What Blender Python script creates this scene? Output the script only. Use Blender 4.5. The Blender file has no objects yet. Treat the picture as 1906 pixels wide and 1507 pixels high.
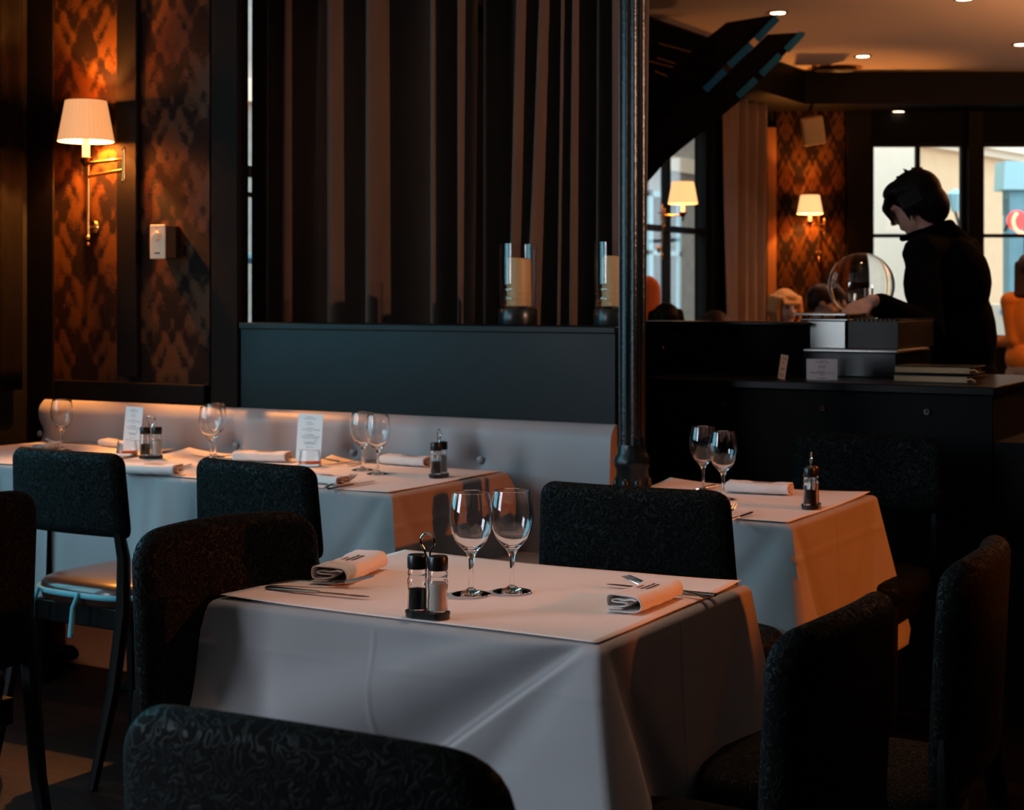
import bpy, bmesh, math, random
import numpy as np
from mathutils import Vector, Matrix, Quaternion

random.seed(7)
SC = bpy.context.scene
COL = SC.collection
PI = math.pi
R = math.radians

# ---------------------------------------------------------------- camera, world, lights
F_PX, EYE, CX, HY, YAW = 2970.0, 1.31, 953.0, 550.0, R(30)
CA, SA = math.cos(YAW), math.sin(YAW)

cam_d = bpy.data.cameras.new('camera')
cam = bpy.data.objects.new('camera', cam_d)
COL.objects.link(cam)
cam.location = (0, 0, EYE)
cam.rotation_euler = (PI / 2, 0, YAW)
cam_d.sensor_width = 36.0
cam_d.lens = F_PX / 1906 * 36.0
cam_d.shift_y = -(753.5 - HY) / 1906
cam_d.clip_start = 0.05
cam_d.clip_end = 200
cam_d.dof.use_dof = True
cam_d.dof.focus_distance = 2.95
cam_d.dof.aperture_fstop = 8.0
SC.camera = cam

SC.view_settings.view_transform = 'Standard'
SC.view_settings.look = 'None'
SC.view_settings.gamma = 1
SC.view_settings.use_curve_mapping = False
SC.view_settings.exposure = 0.0

wd = bpy.data.worlds.new('sky')
SC.world = wd
wd.use_nodes = True
bg = wd.node_tree.nodes['Background']
bg.inputs[0].default_value = (0.74, 0.90, 1.0, 1)
bg.inputs[1].default_value = 2.8


def area_light(name, loc, aim, sx, sy, power, color, spread=180):
    d = bpy.data.lights.new(name, 'AREA')
    d.shape = 'RECTANGLE'
    d.size, d.size_y = sx, sy
    d.energy = power
    d.color = color
    d.spread = R(spread)
    o = bpy.data.objects.new(name, d)
    COL.objects.link(o)
    o.location = loc
    o.rotation_euler = (Vector(aim) - Vector(loc)).to_track_quat('-Z', 'Y').to_euler()
    return o


def point_light(name, loc, power, color, radius=0.03):
    d = bpy.data.lights.new(name, 'POINT')
    d.energy = power
    d.color = color
    d.shadow_soft_size = radius
    o = bpy.data.objects.new(name, d)
    COL.objects.link(o)
    o.location = loc
    return o


def spot_light(name, loc, aim, power, color, angle=70, blend=0.6, radius=0.03):
    d = bpy.data.lights.new(name, 'SPOT')
    d.energy = power
    d.color = color
    d.spot_size = R(angle)
    d.spot_blend = blend
    d.shadow_soft_size = radius
    o = bpy.data.objects.new(name, d)
    COL.objects.link(o)
    o.location = loc
    o.rotation_euler = (Vector(aim) - Vector(loc)).to_track_quat('-Z', 'Y').to_euler()
    return o


COOL = (0.10, 0.60, 0.82)
WARM = (1.0, 0.58, 0.38)
AMBER = (1.0, 0.185, 0.012)
# daylight at the openings of the side windows left of the camera
area_light('daylight_side_front', (-4.95, 2.2, 1.75), (0, 2.2, 1.2), 2.2, 1.7, 60, COOL)
area_light('daylight_side_rear', (-4.95, -1.2, 1.75), (0, 0.2, 1.2), 2.2, 1.7, 150, (0.78, 0.86, 1.0))
# warm ceiling downlights above the tables (fittings are built below)
DOWN = [(-1.5, 2.75), (-2.9, 3.7), (-4.2, 3.7), (-1.6, 3.95), (-2.4, 3.6), (-1.75, 5.55)]  # last one added over the bar to light the barman's hand
DOWN_W = [62, 42, 9, 38, 5, 24]
for (dx, dy), p in zip(DOWN, DOWN_W):
    spot_light('downlight_beam', (dx, dy, 3.05), (dx, dy, 0), p, WARM, 48, 1.0)


# ---------------------------------------------------------------- helpers
def W(px, py, z):
    Y = (EYE - z) * F_PX / (py - HY)
    X = (px - CX) / F_PX * Y
    return Vector((X * CA - Y * SA, X * SA + Y * CA, z))


def WY(px, Y, z=0.0):
    X = (px - CX) / F_PX * Y
    return Vector((X * CA - Y * SA, X * SA + Y * CA, z))


def ZY(py, Y):
    return EYE - (py - HY) * Y / F_PX


def Wv(px, v, py=HY):
    t = (px - CX) / F_PX
    Y = v / (t * SA + CA)
    X = t * Y
    return Vector((X * CA - Y * SA, v, EYE - (py - HY) * Y / F_PX))


def tag(o, label, cat, group=None, kind=None):
    o['label'] = label
    o['category'] = cat
    if group: o['group'] = group
    if kind: o['kind'] = kind
    return o


def thing(name, label, cat, loc=(0, 0, 0), rz=0.0, group=None):
    o = bpy.data.objects.new(name, None)
    o.empty_display_size = 0.05
    COL.objects.link(o)
    o.location = loc
    o.rotation_euler = (0, 0, rz)
    return tag(o, label, cat, group)


def dup(root, loc=None, rz=None, label=None, group=None):
    def rec(o, parent):
        c = o.copy()
        COL.objects.link(c)
        c.parent = parent
        for ch in o.children:
            rec(ch, c)
        return c
    r = rec(root, None)
    if loc is not None: r.location = loc
    if rz is not None: r.rotation_euler = (0, 0, rz)
    if label: r['label'] = label
    if group: r['group'] = group
    return r


class MB:
    def __init__(s):
        s.bm = bmesh.new()

    def box(s, c, size, rot=None, bev=0.0):
        g = bmesh.ops.create_cube(s.bm, size=1.0)
        vs = g['verts']
        m = Matrix.Translation(Vector(c)) @ (rot.to_4x4() if rot else Matrix.Identity(4)) @ Matrix.Diagonal((*size, 1))
        bmesh.ops.transform(s.bm, matrix=m, verts=vs)
        if bev > 0:
            es = list({e for v in vs for e in v.link_edges})
            bmesh.ops.bevel(s.bm, geom=es, offset=bev, segments=2, profile=0.5, affect='EDGES')
        return s

    def span(s, a, b, bev=0.0):
        a, b = Vector(a), Vector(b)
        return s.box((a + b) / 2, [abs(x) for x in (b - a)], bev=bev)

    def lathe(s, prof, seg=32, c=(0, 0, 0), m=None, close=False, rfun=None):
        c = Vector(c)
        rings = []
        for r, z in prof:
            if r < 1e-6:
                v = Vector((0, 0, z))
                rings.append([s.bm.verts.new((m @ v if m else v) + c)])
            else:
                ring = []
                for k in range(seg):
                    t = 2 * PI * k / seg
                    rr = r * (rfun(t, z) if rfun else 1)
                    v = Vector((rr * math.cos(t), rr * math.sin(t), z))
                    ring.append(s.bm.verts.new((m @ v if m else v) + c))
                rings.append(ring)
        n = len(rings)
        for i in range(n if close else n - 1):
            a, b = rings[i], rings[(i + 1) % n]
            for k in range(seg):
                k2 = (k + 1) % seg
                if len(a) == 1 and len(b) == 1: continue
                if len(a) == 1: f = (a[0], b[k2], b[k])
                elif len(b) == 1: f = (a[k], a[k2], b[0])
                else: f = (a[k], a[k2], b[k2], b[k])
                try: s.bm.faces.new(f)
                except ValueError: pass
        return s

    def tube(s, pts, r, seg=10, caps=True, closed=False):
        pts = [Vector(p) for p in pts]
        n = len(pts)
        rs = r if isinstance(r, (list, tuple)) else [r] * n
        rings = []
        up = None
        for i, p in enumerate(pts):
            if closed: d = pts[(i + 1) % n] - pts[i - 1]
            else: d = pts[min(i + 1, n - 1)] - pts[max(i - 1, 0)]
            if d.length < 1e-9: d = Vector((0, 0, 1))
            d.normalize()
            if up is None:
                up = d.orthogonal().normalized()
            up = (up - d * up.dot(d))
            up = up.normalized() if up.length > 1e-6 else d.orthogonal().normalized()
            w = d.cross(up)
            rings.append([s.bm.verts.new(p + (up * math.cos(2 * PI * k / seg) + w * math.sin(2 * PI * k / seg)) * rs[i]) for k in range(seg)])
        for i in range(n if closed else n - 1):
            a, b = rings[i], rings[(i + 1) % n]
            for k in range(seg):
                s.bm.faces.new((a[k], a[(k + 1) % seg], b[(k + 1) % seg], b[k]))
        if caps and not closed:
            s.bm.faces.new(rings[0][::-1])
            s.bm.faces.new(rings[-1])
        return s

    def ball(s, c, rad, rot=None, sub=3):
        g = bmesh.ops.create_icosphere(s.bm, subdivisions=sub, radius=1.0)
        rad = rad if isinstance(rad, (list, tuple)) else (rad,) * 3
        m = Matrix.Translation(Vector(c)) @ (rot.to_4x4() if rot else Matrix.Identity(4)) @ Matrix.Diagonal((*rad, 1))
        bmesh.ops.transform(s.bm, matrix=m, verts=g['verts'])
        return s

    def cap(s, a, b, ra, rb=None, seg=14):
        """tapered round-ended limb"""
        rb = ra if rb is None else rb
        a, b = Vector(a), Vector(b)
        s.tube([a, b], [ra, rb], seg)
        s.ball(a, ra, sub=2)
        s.ball(b, rb, sub=2)
        return s

    def prism(s, poly, thick, m=None):
        """poly in local xy, extruded along z"""
        m = m or Matrix.Identity(4)
        a = [s.bm.verts.new(m @ Vector((x, y, 0))) for x, y in poly]
        b = [s.bm.verts.new(m @ Vector((x, y, thick))) for x, y in poly]
        s.bm.faces.new(a[::-1])
        s.bm.faces.new(b)
        n = len(poly)
        for k in range(n):
            s.bm.faces.new((a[k], a[(k + 1) % n], b[(k + 1) % n], b[k]))
        return s

    def grid(s, fn, nu, nv, wrap_u=False):
        vs = [[s.bm.verts.new(fn(i / (nu if wrap_u else nu - 1), j / (nv - 1))) for j in range(nv)] for i in range(nu)]
        for i in range(nu if wrap_u else nu - 1):
            for j in range(nv - 1):
                s.bm.faces.new((vs[i][j], vs[(i + 1) % nu][j], vs[(i + 1) % nu][j + 1], vs[i][j + 1]))
        return vs

    def build(s, name, mat, parent=None, smooth=True, mods=(), angle=40):
        bm = s.bm
        bmesh.ops.recalc_face_normals(bm, faces=bm.faces)
        me = bpy.data.meshes.new(name)
        if smooth:
            for f in bm.faces: f.smooth = True
            lim = R(angle)
            for e in bm.edges:
                if len(e.link_faces) == 2 and e.calc_face_angle(0) > lim: e.smooth = False
        bm.to_mesh(me)
        bm.free()
        me.materials.append(mat)
        o = bpy.data.objects.new(name, me)
        COL.objects.link(o)
        if parent is not None: o.parent = parent
        for k, kw in mods:
            md = o.modifiers.new(k.lower(), k)
            for a, v in kw.items(): setattr(md, a, v)
        return o


def fuse(mb, name, mat, parent, voxel=0.006, smooth_it=4, post=None):
    """joins the overlapping shapes of mb into ONE continuous skin"""
    o = mb.build(name, mat, parent)
    md = o.modifiers.new('remesh', 'REMESH')
    md.mode = 'VOXEL'
    md.voxel_size = voxel
    md.use_smooth_shade = True
    sm = o.modifiers.new('smooth', 'SMOOTH')
    sm.iterations = smooth_it
    sm.factor = 0.5
    bpy.context.view_layer.update()
    dg = bpy.context.evaluated_depsgraph_get()
    me = bpy.data.meshes.new_from_object(o.evaluated_get(dg))
    old = o.data
    o.modifiers.clear()
    o.data = me
    bpy.data.meshes.remove(old)
    me.name = name
    if not me.materials: me.materials.append(mat)
    for p in me.polygons: p.use_smooth = True
    return o


# ---------------------------------------------------------------- materials
def mat(name, color, rough=0.6, metal=0.0, spec=0.5, coat=0.0, sheen=0.0, trans=0.0, ior=1.45, emit=None, es=0.0, alpha=1.0):
    m = bpy.data.materials.new(name)
    m.use_nodes = True
    b = m.node_tree.nodes['Principled BSDF']
    b.inputs['Base Color'].default_value = (*color, 1)
    b.inputs['Roughness'].default_value = rough
    b.inputs['Metallic'].default_value = metal
    b.inputs['Specular IOR Level'].default_value = spec
    b.inputs['Coat Weight'].default_value = coat
    b.inputs['Sheen Weight'].default_value = sheen
    b.inputs['Transmission Weight'].default_value = trans
    b.inputs['IOR'].default_value = ior
    if emit:
        b.inputs['Emission Color'].default_value = (*emit, 1)
        b.inputs['Emission Strength'].default_value = es
    return m


class NT:
    def __init__(s, m):
        s.t = m.node_tree
        s.b = s.t.nodes.get('Principled BSDF')

    def n(s, k, **kw):
        nd = s.t.nodes.new(k)
        for a, v in kw.items(): setattr(nd, a, v)
        return nd

    def l(s, a, b):
        s.t.links.new(a, b)

    def m(s, op, a, b=0.0, c=None):
        nd = s.n('ShaderNodeMath', operation=op)
        for i, x in enumerate((a, b, c)):
            if x is None: continue
            if isinstance(x, (int, float)): nd.inputs[i].default_value = x
            else: s.l(x, nd.inputs[i])
        return nd.outputs[0]

    def mix(s, fac, c1, c2):
        nd = s.n('ShaderNodeMix', data_type='RGBA')
        if isinstance(fac, (int, float)): nd.inputs[0].default_value = fac
        else: s.l(fac, nd.inputs[0])
        for i, c in ((6, c1), (7, c2)):
            if isinstance(c, tuple): nd.inputs[i].default_value = (*c, 1)
            else: s.l(c, nd.inputs[i])
        return nd.outputs[2]

    def coord(s, which='Object'):
        return s.n('ShaderNodeTexCoord').outputs[which]

    def noise(s, vec, scale, detail=2, dist=0.0, rough=0.5):
        nd = s.n('ShaderNodeTexNoise')
        s.l(vec, nd.inputs['Vector'])
        nd.inputs['Scale'].default_value = scale
        nd.inputs['Detail'].default_value = detail
        nd.inputs['Distortion'].default_value = dist
        nd.inputs['Roughness'].default_value = rough
        return nd.outputs['Fac']

    def mapping(s, vec, scale=(1, 1, 1), rot=(0, 0, 0), loc=(0, 0, 0)):
        nd = s.n('ShaderNodeMapping')
        s.l(vec, nd.inputs[0])
        nd.inputs['Scale'].default_value = scale
        nd.inputs['Rotation'].default_value = rot
        nd.inputs['Location'].default_value = loc
        return nd.outputs[0]

    def bump(s, h, strength=0.3, dist=0.002):
        nd = s.n('ShaderNodeBump')
        s.l(h, nd.inputs['Height'])
        nd.inputs['Strength'].default_value = strength
        nd.inputs['Distance'].default_value = dist
        s.l(nd.outputs[0], s.b.inputs['Normal'])


def m_fabric_weave(name, c, rough=0.9, sheen=0.2, scale=900, var=0.12, wrinkle=0.0):
    m = mat(name, c, rough, sheen=sheen, spec=0.2)
    t = NT(m)
    co = t.coord()
    n = t.noise(co, 6, 3)
    t.l(t.mix(n, tuple(x * (1 - var) for x in c), tuple(min(1, x * (1 + var)) for x in c)), t.b.inputs['Base Color'])
    h = t.noise(co, scale, 1)
    if wrinkle:
        h = t.m('ADD', t.m('MULTIPLY', h, 0.2), t.m('MULTIPLY', t.noise(co, 5, 2, 1.0), wrinkle))
    t.bump(h, 0.25, 0.002)
    return m


M = {}
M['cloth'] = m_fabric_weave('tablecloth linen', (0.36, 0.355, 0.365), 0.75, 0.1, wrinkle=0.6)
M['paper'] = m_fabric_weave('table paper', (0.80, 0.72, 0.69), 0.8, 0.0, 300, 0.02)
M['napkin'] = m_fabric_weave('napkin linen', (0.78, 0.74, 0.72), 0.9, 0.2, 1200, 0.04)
M['ink'] = mat('ink', (0.03, 0.02, 0.02), 0.7)
M['red_ink'] = mat('red ink', (0.45, 0.12, 0.05), 0.7)
M['steel'] = mat('cutlery steel', (0.55, 0.53, 0.50), 0.16, 1.0)
M['chrome'] = mat('chrome', (0.75, 0.73, 0.7), 0.08, 1.0)
M['brass'] = mat('brass', (0.62, 0.36, 0.12), 0.25, 1.0)
M['gold_dark'] = mat('dark bronze', (0.10, 0.05, 0.02), 0.35, 1.0)
M['black'] = mat('black plastic', (0.010, 0.010, 0.010), 0.3)
M['black_matte'] = mat('black paint', (0.003, 0.003, 0.003), 0.7, spec=.15)
M['glass'] = mat('drinking glass', (1, 1, 1), 0.0, trans=1.0, ior=1.47)
M['pepper'] = mat('pepper', (0.02, 0.012, 0.008), 0.8)
M['salt'] = mat('salt', (0.75, 0.68, 0.6), 0.8)
M['menu'] = mat('menu card', (0.80, 0.86, 0.88), 0.6)
M['pink_card'] = mat('counter card', (0.62, 0.50, 0.50), 0.7)
M['tag_card'] = mat('paper tag', (0.65, 0.30, 0.18), 0.7)
M['menu_ink'] = mat('grey print', (0.30, 0.34, 0.36), 0.8)
M['wax'] = mat('candle wax', (0.42, 0.25, 0.10), 0.5)
M['orange_wax'] = mat('orange tealight wax', (0.95, 0.16, 0.01), 0.35)
M['shade'] = mat('pleated lamp shade', (0.8, 0.55, 0.35), 0.8, emit=(1.0, 0.40, 0.13), es=0.62)
M['shade_far'] = mat('far lamp shade', (0.8, 0.55, 0.35), 0.8, emit=(1.0, 0.50, 0.20), es=1.3)
M['bulb'] = mat('candle bulb tube', (0.9, 0.7, 0.5), 0.5, emit=(1.0, 0.5, 0.2), es=1.4)
M['spot_glow'] = mat('lit downlight', (1, 0.9, 0.8), 0.5, emit=(1.0, 0.74, 0.50), es=9)
M['switch'] = mat('thermostat plastic', (0.75, 0.55, 0.38), 0.5)
M['switch_side'] = mat('thermostat body', (0.05, 0.03, 0.02), 0.5)
M['skin'] = mat('skin', (0.78, 0.42, 0.32), 0.5)
M['skin_pale'] = mat('pale skin', (0.85, 0.62, 0.52), 0.5)
M['hair_black'] = mat('black hair', (0.006, 0.005, 0.005), 0.5, spec=0.2)
M['hair_blond'] = mat('blond hair', (0.85, 0.45, 0.16), 0.5)
M['hair_brown'] = mat('brown hair', (0.05, 0.022, 0.012), 0.5)
M['jacket'] = m_fabric_weave('black jacket', (0.0025, 0.0025, 0.003), 0.95, 0.0)
M['jacket'].node_tree.nodes['Principled BSDF'].inputs['Specular IOR Level'].default_value = 0.1
M['navy'] = m_fabric_weave('dark clothes', (0.02, 0.018, 0.02), 0.9, 0.0)
M['orange_wool'] = m_fabric_weave('orange knit', (0.75, 0.24, 0.03), 0.9, 0.2)
M['grey_cloth'] = m_fabric_weave('grey trousers', (0.22, 0.20, 0.22), 0.9, 0.0)
M['silver'] = mat('brushed steel', (0.42, 0.41, 0.38), 0.32, 1.0)
M['book'] = mat('gilt ledger edge', (0.42, 0.22, 0.10), 0.6)
M['vinyl'] = mat('seat vinyl', (0.05, 0.022, 0.016), 0.28, coat=0.3)
M['trim_blue'] = m_fabric_weave('pale blue binding', (0.10, 0.42, 0.52), 0.7, 0.3, 200, 0.5)
M['chair_wood'] = mat('black stained wood', (0.003, 0.003, 0.003), 0.4, spec=.25)
M['orange_fabric'] = mat('orange upholstery', (0.65, 0.16, 0.05), 0.8)
M['beam'] = mat('black gloss beam', (0.003, 0.003, 0.003), 0.35, spec=.2)
M['strip'] = mat('blue grey inlay', (0.02, 0.20, 0.50), 0.4, spec=.3)  # window reflections put in as blue colour
M['frame'] = mat('window frame paint', (0.004, 0.004, 0.004), 0.6, spec=.2)
M['vent'] = mat('dark ceiling grille', (0.03, 0.02, 0.015), 0.5)
M['speaker'] = mat('speaker cabinet', (0.55, 0.40, 0.22), 0.7)
M['render_cream'] = m_fabric_weave('cream render', (0.85, 0.56, 0.33), 0.9, 0, 40, 0.1)
M['render_white'] = m_fabric_weave('white render', (0.97, 0.80, 0.62), 0.9, 0, 40, 0.04)
M['render_grey'] = m_fabric_weave('grey render', (0.42, 0.38, 0.34), 0.9, 0, 9, 0.35)
M['teal'] = m_fabric_weave('teal shopfront paint', (0.22, 0.42, 0.47), 0.6, 0, 30, 0.2)
M['teal_light'] = mat('pale blue paint', (0.45, 0.72, 0.76), 0.6)
M['dark_window'] = mat('dark shop window', (0.02, 0.025, 0.03), 0.1)
M['asphalt'] = m_fabric_weave('street asphalt', (0.22, 0.22, 0.22), 0.9, 0, 100, 0.2)
M['iron'] = mat('painted iron rail', (0.05, 0.07, 0.08), 0.5)
M['neon'] = mat('red neon', (1, 0.1, 0.1), 0.5, emit=(1.0, 0.035, 0.03), es=2.2)
M['neon_w'] = mat('orange neon', (1, 0.5, 0.3), 0.5, emit=(1.0, 0.30, 0.15), es=2.6)


def make_pane():
    m = bpy.data.materials.new('window glass')
    m.use_nodes = True
    t = m.node_tree
    t.nodes.remove(t.nodes['Principled BSDF'])
    out = t.nodes['Material Output']
    tr = t.nodes.new('ShaderNodeBsdfTransparent')
    gl = t.nodes.new('ShaderNodeBsdfGlossy')
    gl.inputs['Roughness'].default_value = 0.02
    lw = t.nodes.new('ShaderNodeLayerWeight')
    pw = t.nodes.new('ShaderNodeMath')
    pw.operation = 'POWER'
    pw.inputs[1].default_value = 5
    t.links.new(lw.outputs['Facing'], pw.inputs[0])
    fr = t.nodes.new('ShaderNodeMath')
    fr.operation = 'MULTIPLY_ADD'
    fr.inputs[1].default_value = .9
    fr.inputs[2].default_value = .04
    t.links.new(pw.outputs[0], fr.inputs[0])
    lw.inputs['Blend'].default_value = .5
    mx = t.nodes.new('ShaderNodeMixShader')
    t.links.new(fr.outputs[0], mx.inputs[0])
    t.links.new(tr.outputs[0], mx.inputs[1])
    t.links.new(gl.outputs[0], mx.inputs[2])
    t.links.new(mx.outputs[0], out.inputs[0])
    return m


M['pane'] = make_pane()


def make_damask_fabric():
    m = mat('scroll patterned chair fabric', (0.01, 0.012, 0.012), 0.6, spec=0.15)
    t = NT(m)
    co = t.coord()
    n = t.noise(co, 48, 0.3, 1.0)
    band = t.m('ABSOLUTE', t.m('SUBTRACT', t.m('FRACT', t.m('MULTIPLY', n, 5.0)), 0.5))
    msk = t.m('SMOOTH_MIN', t.m('MAXIMUM', t.m('MULTIPLY', t.m('SUBTRACT', band, 0.30), 12.0), 0.0), 1.0, 0.1)
    t.l(t.mix(msk, (0.0008, 0.001, 0.001), (0.0045, 0.0078, 0.0074)), t.b.inputs['Base Color'])
    r = t.m('SUBTRACT', 0.9, t.m('MULTIPLY', msk, 0.35))
    t.l(r, t.b.inputs['Roughness'])
    t.bump(msk, 0.5, 0.003)
    return m


M['chair_fabric'] = make_damask_fabric()


def make_wallpaper():
    m = mat('damask wallpaper', (0.1, 0.05, 0.02), 0.5, spec=0.5)
    t = NT(m)
    co = t.coord('Object')
    sp = t.n('ShaderNodeSeparateXYZ')
    t.l(co, sp.inputs[0])
    wob = t.noise(co, 30, 2)
    w = t.m('MULTIPLY', t.m('SUBTRACT', wob, 0.5), 0.9)
    x = t.m('MULTIPLY', t.m('ADD', sp.outputs[0], sp.outputs[1]), 2 * PI / 0.30)
    y = t.m('MULTIPLY', sp.outputs[2], 2 * PI / 0.42)
    a = t.m('MULTIPLY', t.m('COSINE', x), t.m('COSINE', y))
    x3 = t.m('ADD', t.m('MULTIPLY', x, 3.0), t.m('MULTIPLY', t.m('SINE', t.m('MULTIPLY', x, 1.0)), t.m('SINE', y)))
    b = t.m('MULTIPLY', t.m('COSINE', x3), t.m('SINE', t.m('ADD', t.m('MULTIPLY', y, 3.0), 0.6)))
    c = t.m('MULTIPLY', t.m('COSINE', t.m('MULTIPLY', x, 5.0)), t.m('COSINE', t.m('MULTIPLY', y, 4.0)))
    w = t.m('ADD', w, t.m('MULTIPLY', t.m('SUBTRACT', t.noise(co, 95, 3), 0.5), 1.6))
    s = t.m('ADD', t.m('ADD', a, t.m('MULTIPLY', b, 0.65)), t.m('ADD', t.m('MULTIPLY', c, 0.4), w))
    k = t.m('MINIMUM', t.m('MAXIMUM', t.m('ADD', t.m('MULTIPLY', s, 1.1), 0.35), 0.0), 1.0)
    t.l(t.mix(k, (0.006, 0.0018, 0.0007), (0.055, 0.020, 0.0045)), t.b.inputs['Base Color'])
    t.l(t.m('SUBTRACT', 0.7, t.m('MULTIPLY', k, 0.3)), t.b.inputs['Roughness'])
    t.bump(k, 0.4, 0.002)
    t.b.inputs['Specular IOR Level'].default_value = 0.12
    return m


M['wallpaper'] = make_wallpaper()


def make_curtain(name, c):
    m = mat(name, c, 0.85, sheen=0.35, spec=0.15)
    t = NT(m)
    co = t.coord()
    n = t.noise(t.mapping(co, (3, 3, 0.6)), 6, 3)
    t.l(t.mix(n, tuple(x * 0.75 for x in c), tuple(x * 1.25 for x in c)), t.b.inputs['Base Color'])
    t.bump(t.noise(co, 700, 1), 0.2, 0.001)
    return m


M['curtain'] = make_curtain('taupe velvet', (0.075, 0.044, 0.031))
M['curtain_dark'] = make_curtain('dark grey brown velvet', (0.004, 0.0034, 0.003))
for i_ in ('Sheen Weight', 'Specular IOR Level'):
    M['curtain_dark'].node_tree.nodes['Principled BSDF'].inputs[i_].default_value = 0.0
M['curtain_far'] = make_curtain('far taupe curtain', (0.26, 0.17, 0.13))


def make_floor():
    m = mat('dark floorboards', (0.05, 0.02, 0.01), 0.45, spec=0.12)
    t = NT(m)
    co = t.mapping(t.coord(), (1, 1, 1))
    br = t.n('ShaderNodeTexBrick')
    t.l(co, br.inputs['Vector'])
    br.inputs['Scale'].default_value = 1.0
    br.inputs['Brick Width'].default_value = 1.4
    br.inputs['Row Height'].default_value = 0.11
    br.inputs['Mortar Size'].default_value = 0.004
    br.inputs['Color1'].default_value = (0.030, 0.010, 0.006, 1)
    br.inputs['Color2'].default_value = (0.012, 0.004, 0.003, 1)
    br.inputs['Mortar'].default_value = (0.004, 0.003, 0.002, 1)
    g = t.noise(t.mapping(t.coord(), (2, 30, 30)), 3, 4)
    t.l(t.mix(g, br.outputs['Color'], (0.006, 0.002, 0.0015)), t.b.inputs['Base Color'])
    t.l(t.m('ADD', 0.35, t.m('MULTIPLY', g, 0.3)), t.b.inputs['Roughness'])
    return m


M['floor'] = make_floor()


def make_leather():
    m = mat('grey leather', (0.36, 0.33, 0.34), 0.42, spec=0.35)
    t = NT(m)
    co = t.coord()
    t.bump(t.noise(co, 260, 2), 0.15, 0.0008)
    n = t.noise(co, 3, 3)
    t.l(t.mix(n, (0.33, 0.30, 0.31), (0.40, 0.37, 0.38)), t.b.inputs['Base Color'])
    return m


M['leather'] = make_leather()


def make_panel():
    m = mat('dark teal grey lacquer', (0.008, 0.012, 0.013), 0.5, spec=0.16)
    t = NT(m)
    co = t.coord()
    n = t.noise(co, 5, 5)
    t.l(t.m('ADD', 0.26, t.m('MULTIPLY', n, 0.16)), t.b.inputs['Roughness'])
    t.l(t.mix(t.noise(co, 12, 5), (0.003, 0.0065, 0.0075), (0.0045, 0.009, 0.010)), t.b.inputs['Base Color'])
    return m


M['panel'] = make_panel()
M['ceiling'] = m_fabric_weave('warm ceiling plaster', (0.62, 0.50, 0.43), 0.9, 0, 60, 0.03)
M['dark_paint'] = mat('dark brown gloss paint', (0.004, 0.003, 0.0025), 0.5, spec=.08)
M['dark_wall'] = mat('dark wall paint', (0.004, 0.0035, 0.003), 0.8, spec=.15)
M['iron_col'] = mat('cast iron paint', (0.005, 0.008, 0.009), 0.3, spec=0.45)
t_ = NT(M['iron_col'])
t_.bump(t_.noise(t_.coord(), 90, 3), 0.35, 0.003)
M['pilaster'] = mat('gilded brown pilaster', (0.32, 0.13, 0.04), 0.5)

# ---------------------------------------------------------------- the setting
U0, U1, V0 = -4.8, 2.6, -3.0
CORNER = WY(1425, 13.25)
CAMX = Vector((CA, SA, 0))
CAMY = Vector((-SA, CA, 0))
BACKLEN = (U1 - CORNER.x) / CA
BEND = CORNER + CAMX * BACKLEN
ZC = 3.10


def structure(o):
    o['kind'] = 'structure'
    return o


def wall_box(name, p0, p1, thick, holes, zt, m, z0=0.0, side=1):
    """wall from p0 to p1 (xy), thickness away from the room; holes = (s0, s1, z0, z1)"""
    p0, p1 = Vector((p0[0], p0[1], 0)), Vector((p1[0], p1[1], 0))
    d = (p1 - p0)
    L = d.length
    d.normalize()
    n = Vector((-d.y, d.x, 0)) * side
    mb = MB()
    ang = math.atan2(d.y, d.x)
    rot = Matrix.Rotation(ang, 3, 'Z')

    def piece(s0, s1, za, zb):
        if s1 - s0 < 1e-4 or zb - za < 1e-4: return
        mb.box(p0 + d * (s0 + s1) / 2 + n * thick / 2 + Vector((0, 0, (za + zb) / 2)), (s1 - s0, thick, zb - za), rot)
    s = 0
    for a, b, za, zb in sorted(holes):
        piece(s, a, z0, zt)
        piece(a, b, z0, za)
        piece(a, b, zb, zt)
        s = b
    piece(s, L, z0, zt)
    return structure(mb.build(name, m, smooth=False))


def window(n, p0, p1, z0, z1, bars_s, bars_z, side=1, fw=0.05, off=0.0):
    """framed glazing between p0 and p1"""
    p0, p1 = Vector((p0[0], p0[1], 0)), Vector((p1[0], p1[1], 0))
    d = (p1 - p0)
    L = d.length
    d.normalize()
    rot = Matrix.Rotation(math.atan2(d.y, d.x), 3, 'Z')
    nrm = Vector((-d.y, d.x, 0)) * side
    mb = MB()

    def bar(s0, s1, za, zb, dep=0.07):
        mb.box(p0 + d * (s0 + s1) / 2 + nrm * (0.08 + off) + Vector((0, 0, (za + zb) / 2)), (s1 - s0, dep, zb - za), rot)
    bar(0, L, z0, z0 + fw)
    bar(0, L, z1 - fw, z1)
    bar(0, fw, z0, z1)
    bar(L - fw, L, z0, z1)
    for s, w in bars_s: bar(s - w / 2, s + w / 2, z0, z1, 0.06)
    for z, w in bars_z: bar(0, L, z - w / 2, z + w / 2, 0.05)
    o = structure(mb.build('window_%d' % n, M['frame'], smooth=False))
    g = MB()
    g.box((p0 + p1) / 2 + nrm * (0.08 + off) + Vector((0, 0, (z0 + z1) / 2)), (L - 0.01, 0.006, z1 - z0 - 0.01), rot)
    g.build('pane', M['pane'], o, smooth=False)
    return o


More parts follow.
